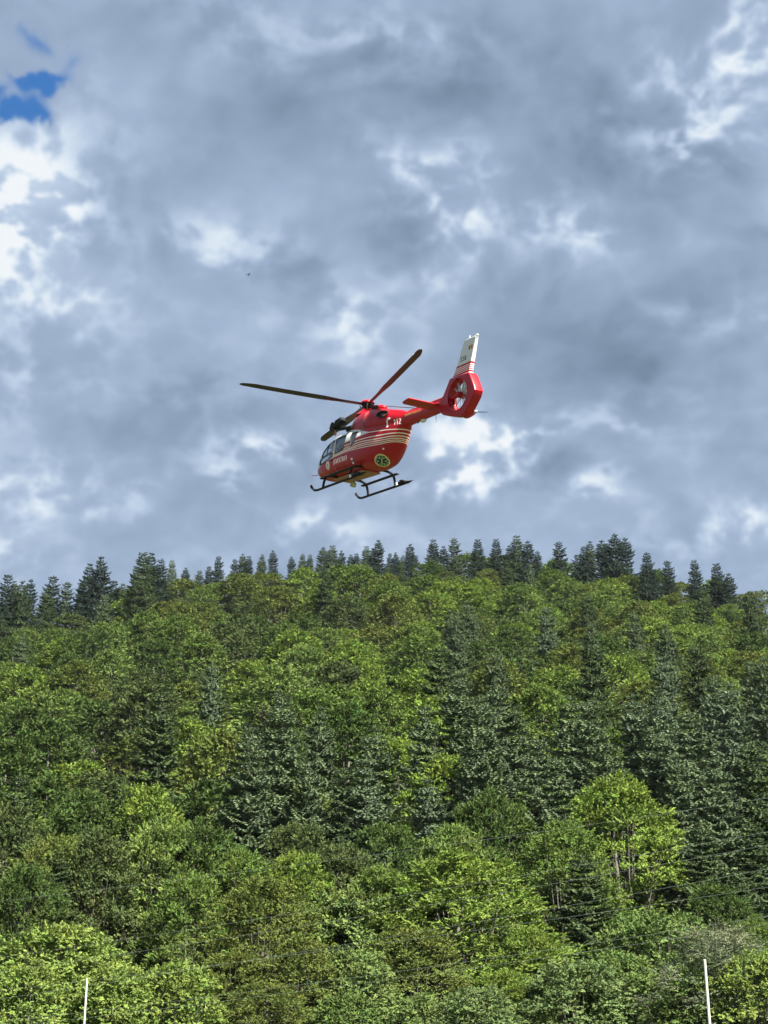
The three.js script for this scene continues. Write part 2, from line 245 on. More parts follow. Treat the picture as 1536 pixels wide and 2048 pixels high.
// kind, tone, x, z, height, crown radius, place across (0-8) and up (0-7) the hillside
const TREES = [
  ['W',4,4.4,-78,5.5,2.62,5,7], ['W',1,-17.9,-79,6.7,2.83,0,7], ['W',1,-10.7,-80,6.8,2.85,2,7], ['W',0,1.8,-80,5.2,2.18,5,7], ['W',3,-2,-80,5.3,2.23,3,7], ['W',1,19.3,-80,7.3,3.06,8,7],
  ['W',1,-13.8,-80,6.7,2.8,1,7], ['S',0,17.8,-82,8.5,3.58,8,7], ['W',3,16.3,-82,6.8,2.84,7,7], ['B',2,-6,-82,6,3.2,2,7], ['W',1,-17,-84,8.9,4.45,1,7], ['W',4,10.3,-84,7,3.41,6,7],
  ['W',3,12.9,-86,7.6,3.19,7,7], ['B',1,6.6,-86,6.7,3.2,6,7], ['B',4,29.9,-87.4,8.2,2.3,8,7], ['B',2,-8.4,-88,7.8,3.2,2,7], ['B',2,-5,-88,8.6,3.2,2,7], ['W',0,-1.9,-88,7.8,3.27,4,7],
  ['F',0,-27.4,-89.1,10.3,1.91,0,7], ['W',3,15.9,-90,10.1,4.24,7,7], ['B',2,-7.1,-92,12.2,4.71,2,6], ['B',2,1.9,-94,9.3,4.32,5,7], ['B',1,8.9,-96,9.3,3.39,6,7], ['B',0,23,-96,9.9,3.2,8,7],
  ['B',0,-12.4,-98,12.5,3.64,2,6], ['B',4,-22.7,-98,13.1,3.81,0,6], ['B',1,33.9,-98.1,7.8,2.57,8,7], ['W',0,-2.2,-100,11.3,4.75,4,7], ['B',1,5.2,-100,14.2,6.71,5,6], ['F',0,-21.3,-100,13.8,2.52,0,6],
  ['B',0,-0.3,-100,13.1,3.8,4,6], ['B',4,21.9,-100,12.1,3.51,8,7], ['F',0,23.5,-101,12.7,3.03,8,6], ['B',1,-5.6,-101,13.9,4.02,3,6], ['B',0,-9.6,-101,14.2,4.11,2,6], ['B',2,-22.1,-102,15.1,4.38,0,6],
  ['B',3,-19.4,-102,15.1,4.38,1,6], ['B',3,-3,-103,14.5,4.22,3,6], ['F',0,13.5,-104,13.9,3.49,6,6], ['B',5,-14.7,-104,15.8,4.58,2,6], ['B',4,-12.1,-105,15.8,4.59,2,6], ['B',3,-5.9,-106,15.9,4.61,3,6],
  ['B',4,0.4,-107,16,4.63,4,6], ['B',3,-26.2,-107,17.1,4.97,0,6], ['B',5,4.7,-108,16,4.64,5,6], ['F',0,-19.2,-110,18.2,3.25,1,6], ['F',0,26.6,-110,16.1,3.69,8,6], ['F',0,23,-110,16.1,3.3,8,6],
  ['B',4,-21.9,-110,18.2,5.29,1,6], ['B',4,37.2,-110.6,11,3.74,8,7], ['B',4,-35.3,-110.8,12,3.84,0,6], ['B',0,12.9,-111,16.5,4.77,6,6], ['B',1,-17.5,-112,18.6,5.4,1,6], ['F',0,-28,-115,19.2,3.52,0,5],
  ['B',2,-41.9,-117.2,18.9,6.26,0,5], ['B',1,18.6,-118,19.9,6.88,7,5], ['B',4,7.5,-118,18.3,5.3,5,6], ['F',2,-10.5,-119,21.5,3.6,2,5], ['F',0,-3.1,-119,20,3.46,3,5], ['F',1,-1.5,-119,20.7,3.87,4,5],
  ['F',1,3.5,-119,19.4,3.52,5,5], ['F',2,-5.9,-119,20.4,3.34,3,5], ['B',5,40.4,-119.2,17.6,5.58,8,6], ['F',2,-10.9,-120,23.2,4.03,2,5], ['F',2,23.5,-120,21.6,3.43,7,5], ['F',2,26.6,-120,21,3.61,8,5],
  ['F',2,13.8,-120,21.1,3.99,6,5], ['F',0,30.2,-121,22.4,3.99,8,5], ['F',2,7.4,-121,22.7,3.66,5,5], ['F',2,-8.4,-122,25.6,4.55,2,4], ['F',2,18.2,-122,23.2,3.92,7,5], ['F',2,8,-123,26.1,4.51,5,4],
  ['B',2,-6.5,-123,18.6,5.41,3,6], ['B',0,9.6,-125,17.1,4.97,6,6], ['F',2,13,-126,22.6,3.54,6,5], ['B',0,-33.2,-127.6,17,6.07,0,6], ['B',1,36.4,-129.9,20,5.71,8,5], ['B',4,-14.7,-130,17.7,5.14,2,6],
  ['F',2,27,-131,24.7,4.67,7,4], ['B',2,-42,-131.3,16.4,5.01,0,6], ['B',0,13.8,-133,17.4,5.04,6,6], ['F',2,-0.9,-134,22.5,4.21,4,5], ['F',2,18.6,-134,25.2,4.42,6,4], ['F',2,10.5,-135,26.2,4.47,6,4],
  ['F',2,24.3,-135,22.6,4.23,7,5], ['F',2,12,-135,23.9,4.22,6,5], ['B',0,45.3,-139.8,17.7,6.19,8,5], ['F',0,-9.9,-140.9,25.4,3.88,2,4], ['B',3,-43.5,-141.1,16.5,5.71,0,6], ['B',4,-32.2,-141.1,16.6,4.67,0,5],
  ['F',0,-21.3,-141.5,25.2,4.36,1,4], ['F',0,34.6,-141.9,20.9,3.51,8,5], ['B',1,5.8,-142,18.4,5.33,5,5], ['F',2,4,-143,23.3,3.82,5,4], ['F',2,18.4,-145,24.1,4.5,6,4], ['F',2,7.4,-146,26.2,4.59,5,4],
  ['F',1,27.5,-147,23.7,4.43,7,4], ['B',1,52.4,-147.7,17.7,6.05,8,5], ['F',2,41.1,-147.9,21.2,3.44,8,5], ['B',4,-37,-149,19.4,5.63,0,5], ['F',2,-6.4,-149.7,21.9,3.75,3,4], ['F',1,25.4,-150,23.7,4.4,7,4],
  ['B',2,-50.1,-150.5,18,5.69,0,5], ['B',3,-27.8,-151.1,15.5,5.06,1,5], ['B',2,-17,-152.4,18.9,5.39,2,5], ['B',1,1.7,-155,17.4,5.04,4,5], ['B',0,24.4,-158.3,17.9,5.51,7,5], ['F',1,37.3,-159,24.1,4.54,8,4],
  ['B',4,-4.2,-159,20,5.79,3,4], ['F',1,-44.9,-160,22.8,4.12,0,4], ['B',0,57.4,-160.2,19.1,6.81,8,5], ['B',1,-32.3,-160.6,15.3,4.74,1,5], ['B',1,6.2,-162,20.1,5.82,5,4], ['B',1,45.9,-162.3,18.1,6.08,8,5],
  ['F',0,6.3,-163,25.9,4.48,5,3], ['B',4,-38.5,-168,19.3,5.59,0,5], ['B',1,-21.7,-170,17.1,5.11,2,5], ['B',0,18.6,-170.6,19.8,6.03,6,4], ['F',0,31.8,-170.8,20.7,3.47,7,4], ['B',2,-48.9,-171.1,15.6,4.75,0,5],
  ['B',2,53.1,-172.5,17,6.02,8,5], ['B',0,-0.5,-176,18.1,5.26,4,4], ['B',3,61.5,-180,15.3,5.41,8,5], ['F',1,40.5,-180,22,4.45,8,4], ['B',0,-55,-180.6,15.4,5.45,0,5], ['B',3,26.9,-180.9,16.5,5.79,7,4],
  ['B',0,-9.1,-181,17.8,5.16,3,4], ['B',3,-39.8,-181.5,16.3,4.98,0,5], ['B',2,-29.7,-182,15.4,4.42,1,5], ['F',2,52.5,-183.1,22.3,4.1,8,4], ['F',2,14.1,-184,22.5,3.76,6,3], ['F',1,-22,-187,21.8,3.66,2,4],
  ['B',5,-23.5,-188,17.1,4.98,2,4], ['F',0,27.1,-190,25.5,3.99,6,3], ['F',1,36.4,-191,22.6,3.78,7,4], ['B',3,-31.4,-191.5,20,6.43,1,4], ['B',0,-53.6,-192.4,18.6,6.45,0,5], ['F',2,50.4,-193,24.9,4.48,8,4],
  ['B',2,62.4,-193.1,19.5,6.49,8,5], ['B',0,-6.2,-193.1,16.4,5.8,3,4], ['B',0,-44,-193.3,15.5,4.51,0,5], ['B',1,4.8,-194,17.9,5.19,5,4], ['B',2,34.4,-200.3,17.7,6.3,7,4], ['B',1,-2,-200.9,16.2,4.69,4,4],
  ['F',0,43.3,-201,24.2,4.46,7,3], ['B',1,57.6,-201.8,18.9,5.98,8,4], ['B',3,-32.3,-202,20.1,5.83,1,4], ['B',5,-14.4,-202,19,5.51,2,4], ['B',0,-59.7,-202.6,18.7,6.15,0,5], ['B',0,69.8,-202.6,18.1,6.05,8,5],
  ['B',0,21.6,-203.2,15.3,4.48,6,4], ['B',4,-39.8,-206,17.2,6.19,1,4], ['F',2,52.3,-208,22.8,4.18,8,4], ['B',0,-15.3,-210.4,16.7,5.89,2,4], ['B',3,-6,-210.6,17.8,5.9,3,4], ['B',2,16.5,-210.6,18.2,5.56,6,4],
  ['B',1,65.9,-210.6,16.6,4.76,8,5], ['B',4,-51.1,-211,17.5,5.23,0,4], ['B',2,-29,-211.9,17.2,5.97,2,4], ['B',4,28.6,-212.1,16.3,5.46,6,4], ['B',0,-60.8,-213.5,18.6,5.81,0,4], ['B',2,6.1,-214.5,15.7,5.23,5,4],
  ['B',0,-54.5,-220,17,4.93,0,4], ['B',4,-65.5,-220.9,18.6,6.33,0,4], ['B',1,-5.2,-221,18.7,5.41,4,3], ['B',5,-49.5,-221,17.2,5.86,0,4], ['B',5,70.4,-222.6,18.4,6.04,8,4], ['B',3,-31.7,-223.1,15.4,5.09,2,4],
  ['B',0,61.6,-223.1,18.5,6.17,8,4], ['B',1,-19.1,-224,17.8,5.54,2,4], ['F',2,11.5,-224.2,24.6,3.92,5,2], ['B',1,26.9,-225,16.9,5.39,6,4], ['B',1,36.2,-228,18.9,5.47,7,4], ['F',2,44.6,-229,25.1,4.09,7,3],
  ['B',3,-37.7,-230,17.3,5.28,1,4], ['B',3,17.4,-230.4,16.6,5.59,6,4], ['B',5,53.2,-231.5,16.8,4.9,8,4], ['B',3,-29.5,-231.9,15.5,4.5,2,4], ['B',0,-50,-232.1,15.4,5.4,1,4], ['B',2,29.9,-233,19.4,5.64,6,3],
  ['F',0,-73.2,-233.9,23,3.63,0,4], ['B',0,7.1,-234.7,15.6,4.99,5,4], ['B',2,62.8,-235.1,17.2,5.93,8,4], ['B',5,-13,-239,18.1,5.49,3,3], ['B',2,-50.9,-240.9,18.1,6.48,1,4], ['B',1,-59.3,-241,19.2,5.57,0,4],
  ['B',3,-73,-241.4,15.7,5.41,0,4], ['B',0,76.5,-241.8,19.7,6.55,8,4], ['B',2,53.4,-242.7,17.3,5.96,8,4], ['B',1,-5.8,-243.9,18.2,5.64,4,3], ['B',0,40.5,-244.4,17,5.02,7,4], ['B',4,30.2,-244.5,18.3,5.8,6,3],
  ['B',4,17.2,-244.5,18.5,6.36,5,3], ['B',0,6.4,-245.1,19.6,6.12,5,3], ['B',2,62.5,-248,19.5,5.66,8,3], ['B',5,-46.1,-249,18.1,5.24,1,3], ['B',0,-31.8,-250,19.2,5.56,2,3], ['F',1,36,-251,21.8,3.85,6,3],
  ['F',2,14.7,-253,25.5,4.08,5,2], ['B',1,-15.7,-253.4,19.2,6.39,2,3], ['B',2,-72.2,-253.4,19.1,6.49,0,4], ['B',5,45.4,-253.5,16.8,5.86,7,3], ['B',3,5.4,-254,17.6,5.11,5,3], ['B',1,-3.5,-254.8,16.7,4.88,4,3],
  ['B',1,67.1,-255.4,18.4,5.47,8,3], ['B',4,-54.4,-256,17.1,5.43,1,4], ['B',3,-28.3,-257,19.8,5.73,2,3], ['B',4,-18.8,-261,18.2,5.26,2,3], ['B',1,86.1,-262.1,17.4,5.52,8,4], ['B',3,50.4,-262.4,17.8,5.03,7,3],
  ['B',0,-66.7,-262.8,17.2,5.51,0,4], ['F',1,29.6,-263,23.6,4.34,6,2], ['F',2,16.3,-263.1,22.1,3.63,5,2], ['B',1,62,-263.9,16.7,4.81,8,3], ['B',3,-9.2,-264.3,16.1,4.7,3,3], ['B',0,6.2,-264.3,19.3,6.05,5,3],
  ['F',2,71.7,-264.5,24.3,3.86,8,2], ['B',2,-76.9,-265.3,18.8,6.03,0,4], ['B',4,39.1,-265.5,17.7,5.97,6,3], ['B',4,-42,-266.3,16.5,5.94,1,3], ['B',3,-27,-270,19.8,5.75,2,2], ['B',3,34.4,-272.7,16.5,5.63,6,3],
  ['F',2,12.6,-272.8,21.7,3.61,5,2], ['B',4,69.2,-273.6,19.3,5.7,8,3], ['F',2,-68.2,-273.7,21.2,3.36,0,3], ['B',1,-77.7,-273.8,20,5.7,0,3], ['B',5,60.4,-274,18,5.54,8,3], ['F',2,47.7,-274.4,21.8,3.88,7,2],
  ['B',4,-55.5,-275.2,18.7,6.29,1,3], ['B',3,84.4,-275.6,15.7,5.18,8,4], ['B',5,-11.1,-276,17,5.15,3,3], ['B',4,24.7,-276.4,18.2,5.26,6,3], ['B',2,-0.8,-277,17.6,6.36,4,3], ['B',1,-73.5,-282.2,15.3,5.08,0,4],
  ['B',3,16.3,-282.3,19.1,5.39,5,2], ['B',1,-61.6,-283,17.3,6.17,1,3], ['B',0,-40.2,-283,18.6,5.32,2,2], ['B',0,-19.3,-283.2,16.6,5.74,2,3], ['B',0,-30.4,-283.6,15.3,4.53,2,3], ['B',1,-84.9,-283.7,15.3,5.27,0,4],
  ['B',2,66.9,-284,17,5.52,8,3], ['B',2,39.1,-284.2,16.5,5.75,6,3], ['B',1,52.8,-284.2,19.3,6.71,7,3], ['B',1,-7.4,-284.5,15.5,5.01,3,3], ['B',1,25.9,-285,17,6.04,6,3], ['B',2,5.1,-285.1,16.3,4.86,5,3],
  ['B',5,-54.2,-288,19,5.5,1,3], ['B',1,60,-288,17.8,5.17,7,3], ['B',1,7.3,-292.8,16.2,5.63,5,3], ['B',0,-29.5,-293,15,4.54,2,3], ['B',3,-62.3,-293.2,17.3,6.15,1,3], ['B',0,86.2,-294.8,19.1,6.44,8,3],
  ['B',2,18.6,-294.8,17.8,6.23,5,2], ['B',0,-48.7,-296,18.6,5.63,1,2], ['B',4,-75.3,-296.1,19.2,5.62,0,3], ['B',0,30,-296.2,17.6,5.22,6,2], ['B',5,63.9,-296.4,17.5,6.01,7,3], ['B',5,51.3,-296.6,16.9,5.25,7,3],
  ['B',2,-84.8,-297.2,16.3,5.01,0,4], ['B',4,-17,-297.2,16.6,5.6,3,2], ['B',2,77.5,-297.5,17.3,5.88,8,3], ['F',0,42.1,-297.5,22.4,3.72,6,2], ['B',2,2.3,-302,20,6.4,4,2], ['B',4,-26.2,-303.2,15.6,5.43,2,2],
  ['B',2,-42.1,-304,19,6.44,2,2], ['B',1,102.3,-304.1,16.3,5.59,8,4], ['B',4,20.4,-304.4,16,5.06,5,2], ['B',5,34.1,-304.7,17.7,5.88,6,2], ['B',0,88.4,-304.9,17.2,5.52,8,3], ['B',0,-68.6,-304.9,18.5,5.56,0,3],
  ['B',3,-7.2,-305,19.4,5.93,4,2], ['F',0,78,-306,25.7,4.37,8,2], ['B',2,43.6,-306,18.4,6.2,6,2], ['F',2,-59.6,-306.6,23.9,4.22,1,2], ['F',0,68.4,-307,25.4,4.4,8,1], ['B',1,11,-309,20,6,5,2],
  ['B',5,-75.9,-310,18.8,6.02,0,3], ['B',2,54.2,-310,20.2,7.12,7,2], ['F',0,-75.6,-312,21.8,3.83,0,2], ['B',4,21.3,-313.4,15.3,5.42,5,2], ['B',1,35.2,-313.6,17.1,5.01,6,2], ['B',4,90.3,-314.4,16.4,4.91,8,3],
  ['B',4,45.1,-314.9,18.9,6.32,6,2], ['B',4,71.3,-315.4,16.1,5.43,8,3], ['F',0,-12.9,-316,23.2,4.2,3,1], ['B',0,-35,-316.2,15.2,4.5,2,2], ['B',0,0.9,-316.7,19.9,6.42,4,1], ['B',0,79.6,-316.7,17.2,4.86,8,3],
  ['B',2,-48.3,-317,19.1,5.54,2,2], ['F',0,-84.7,-320,22.6,3.95,0,2], ['B',3,-52,-320,17,6.22,1,2], ['B',1,-13.2,-321,17.9,5.2,3,2], ['F',0,-55.6,-322,26.2,4.55,1,1], ['B',2,-23.4,-322,19.7,6.83,2,1],
  ['B',0,106.9,-323.7,16.3,5.59,8,3], ['B',3,-70.6,-324,19,6.87,1,2], ['B',1,18.4,-324,18.4,8.01,5,1], ['B',2,-40.6,-324.1,17.1,4.99,2,2], ['B',1,71.9,-324.2,18.9,6.05,8,2], ['F',0,-55,-325,31.3,5.94,1,0],
  ['B',5,30.9,-325,19.1,6.89,6,1], ['B',4,98.1,-325.8,17.3,5.06,8,3], ['B',4,41.3,-327.6,16,5.56,6,2], ['B',2,0.2,-328,19.9,6.37,4,1], ['B',1,60.2,-328,15.5,4.95,7,2], ['B',3,-31.2,-328.1,16,4.68,2,2],
  ['F',3,-86.8,-330,31.2,5.08,0,1], ['F',0,-83.5,-330,28.9,4.79,0,1], ['F',0,-77.6,-330,25.6,4.71,0,2], ['F',3,-53.9,-330,30.8,4.94,1,0], ['B',0,70.9,-334.2,19.3,6.09,7,2], ['F',3,-82.8,-335,28.5,4.43,0,1],
  ['F',3,-69.1,-335,30,5.11,1,1], ['F',3,-66.7,-335,31.4,5.48,1,0], ['F',3,-52.5,-335,28.3,4.99,1,0], ['B',1,15.5,-335,17.3,7.1,5,1], ['B',5,50.5,-335,18.8,7.69,7,2], ['B',2,86.5,-336,18.4,6.53,8,2],
  ['B',0,-43.7,-336.1,16,4.89,2,2], ['B',3,-26.8,-337.5,16.9,5.63,2,2], ['B',4,102.2,-338.7,16.2,4.62,8,3], ['F',3,-78.7,-340,27.9,4.78,0,1], ['F',0,-75.3,-340,25.8,4.28,1,1], ['B',0,-5.8,-341,20.3,6.63,4,1],
  ['B',1,22.9,-341,16.8,6.63,5,1], ['B',0,9.9,-344,17,6.69,5,1], ['F',3,-72.8,-345,24.5,4.01,1,1], ['B',1,-62.5,-346,19.1,6.72,1,2], ['B',3,-93.3,-349.1,18.3,5.53,0,3], ['B',0,-10.8,-349.3,19.5,5.83,3,1],
  ['B',3,-43.3,-349.4,15.5,5.44,2,2], ['B',2,50.4,-349.6,18.4,6.4,6,1], ['F',3,-66.2,-350,23.6,4.48,1,1], ['F',0,-63.9,-350,22.6,4,1,1], ['B',1,-19.4,-350,19.6,6.18,3,1], ['B',4,83.9,-350.8,16.8,5.96,8,2],
  ['B',1,66.3,-351,16.6,5.89,7,2], ['B',4,99.5,-351.6,15.4,5.14,8,3], ['F',2,36.1,-351.6,21.4,3.26,6,1], ['B',4,114.9,-352.8,17.8,6.31,8,3], ['F',0,4.2,-353.2,19.3,2.9,4,0], ['B',5,86.1,-360,17.7,5.72,8,2],
  ['B',2,72,-361,18.1,7.02,7,2], ['B',3,16.2,-363,16.2,4.76,5,1], ['B',0,-46.2,-364.4,17.3,4.85,2,2], ['F',0,1.1,-364.6,18.1,2.91,4,1], ['B',5,46.3,-365,17.5,7.74,6,1], ['F',0,31.8,-365.8,20.9,3.49,6,0],
  ['F',0,-17.1,-366.7,19.1,3.43,3,1], ['B',1,111.6,-367,16.7,5.15,8,3], ['F',3,89.4,-370,25.8,4.49,8,1], ['F',0,-95.6,-370,26.6,4.22,0,1], ['B',2,-37.6,-372,18.8,7.23,2,1], ['F',3,81.8,-375,27.8,4.35,7,0],
  ['F',3,87.5,-375,27.7,5.14,8,1], ['B',5,-44.3,-375,17.4,6.62,2,1], ['B',5,-69.1,-377.7,18.6,5.61,1,2], ['B',2,27.6,-378.1,17.3,5.34,5,1], ['F',2,-22.3,-378.4,18.2,3.19,3,1], ['B',0,44.6,-378.5,18.9,6.65,6,1],
  ['B',3,109.6,-379.1,18,5.21,8,2], ['B',4,12.2,-379.2,19.2,6.49,5,0], ['B',1,59.4,-379.4,18.7,5.75,7,1], ['B',4,-99.6,-379.7,19.7,6.8,0,2], ['F',3,70.3,-380,27.7,4.65,7,0], ['B',2,-53.1,-381,19,7.4,2,1],
  ['F',0,123.9,-381.5,23.9,4.02,8,2], ['B',2,65.6,-388,19.9,6.85,7,1], ['F',3,63.7,-390,31.7,5.89,7,0], ['F',3,66.5,-390,30.9,5.48,7,0], ['F',3,77.7,-390,25.7,4.36,7,0], ['F',3,26.5,-400,26.9,4.54,5,0],
  ['F',3,49.3,-400,27.3,5.04,6,0], ['F',3,63,-400,27.8,4.85,7,0], ['B',2,-32.3,-404,16.8,7.85,2,1], ['F',3,55.9,-410,23.8,4.47,6,0], ['F',3,57.8,-410,26.4,4.61,6,0], ['F',0,59.7,-410,28.2,4.51,6,0],
  ['F',3,63.1,-410,28.9,5.43,7,0], ['B',5,94.8,-412,21.3,6.19,8,1], ['F',1,-62.4,-419,23.4,3.72,2,0], ['F',3,14.6,-420,27.6,4.9,5,0], ['F',3,17.6,-420,25.9,4.15,5,0], ['F',0,20.8,-420,28.2,4.8,5,0],
  ['F',3,33.3,-420,28,4.44,6,0], ['F',3,42.6,-420,27.6,5.13,6,0], ['B',4,80.4,-423,20.8,8.22,7,1], ['B',2,86.1,-423,18.2,7.47,7,1], ['B',0,51.1,-425,21.2,8.26,6,0], ['F',0,40.3,-430,29.3,5.23,6,0],
  ['F',0,-18.8,-440,24.8,4.58,3,0], ['F',0,-16,-440,25.2,4.56,3,0], ['F',3,8.1,-440,26.7,4.71,5,0], ['F',3,38.8,-440,26.4,4.29,6,0], ['F',3,47.6,-440,24.3,4.33,6,0], ['F',3,-13.5,-450,23.7,3.75,3,0],
  ['F',3,-1.8,-450,27.7,4.61,4,0], ['F',3,-3.7,-460,24.2,3.8,4,0], ['F',3,-54.8,-470,23.8,4.1,2,0], ['F',0,-46.7,-470,23.9,3.86,2,0], ['F',3,-44.7,-470,22.6,4.06,2,0], ['F',3,-36.8,-470,24.2,3.75,2,0],
  ['F',0,-5.8,-470,24,4.23,4,0], ['F',3,-66.8,-480,21.6,3.74,2,1], ['F',0,-62,-480,19.9,3.73,2,1], ['F',3,-59,-480,21,3.71,2,1], ['F',3,-50.3,-480,22.5,3.67,2,0], ['F',0,-41.1,-480,23.2,3.9,2,0],
  ['F',3,2,-480,20.8,3.34,4,0], ['F',3,3.9,-480,21.2,3.56,4,0], ['F',0,6.4,-480,20.1,3.8,4,0], ['B',2,125.7,-482,19.9,7.66,8,2], ['B',4,39.6,-485,21.3,7.71,6,0], ['B',2,120.9,-487,17.4,6.88,8,2],
  ['F',3,-31.9,-490,21.9,3.51,2,0], ['F',0,-28.1,-490,22.2,3.65,3,0], ['F',0,-25.5,-490,21.6,3.73,3,0], ['F',3,-11.4,-490,20.7,3.57,4,0], ['F',3,-9.5,-490,20.7,3.84,4,0], ['B',0,31.4,-490,21.2,9.52,5,0],
];
{
  const ACROSS = ['at the left edge', 'towards the left', 'left of the helicopter', 'under the helicopter nose', 'under the helicopter skids', 'under the helicopter tail', 'right of the helicopter', 'towards the right', 'at the right edge'];
  const UP = ['on the skyline', 'below the skyline', 'high on the slope', 'on the upper slope', 'halfway up', 'on the lower slope', 'low on the slope', 'at the foot'];
  const rnd = mulberry(42), rows = [];
  for (const [kind, tone, x, z, h, r, a, u] of TREES) {
    const S = SPECIES[kind], list = S.near && (!S.shapes || -z < 125) ? S.near : S.shapes, sh = list[Math.floor(rnd() * list.length)];
    const t = new THREE.Group(); t.name = numbered(S.name);
    t.position.set(x, ground(x, z), z); t.rotation.y = rnd() * 6.283; t.scale.set(r / sh.R, h / sh.H, r / sh.R);
    part('trunk', sh.trunk, S.bark, t); part('crown', sh.crown, S.tones[tone][1], t);
    scene.add(t); tag(t, '', S.category, S.group);
    const size = h > (kind === 'F' ? 25 : kind === 'B' ? 18.5 : 8.5) ? 'tall ' : h < (kind === 'F' ? 17 : kind === 'B' ? 13 : 6) ? 'small ' : '';
    rows.push({ t, x: x / -z, y: h, key: `${size}${S.tones[tone][0]} ${S.word} ${UP[u]}, ${ACROSS[a]}` });
  }
  const by = {}; for (const q of rows) (by[q.key] ??= []).push(q);
  const nth = ['first', 'second', 'third', 'fourth', 'fifth', 'sixth', 'seventh', 'eighth', 'ninth', 'tenth'];
  for (const [key, list] of Object.entries(by)) {
    list.sort((p, q) => p.x - q.x);
    list.forEach((q, i) => { q.t.userData.label = list.length === 1 ? key : list.length === 2 ? `${key}, ${i ? 'right' : 'left'} of two` : `${key}, ${nth[i] ?? 'last'} from left`; });
  }
}

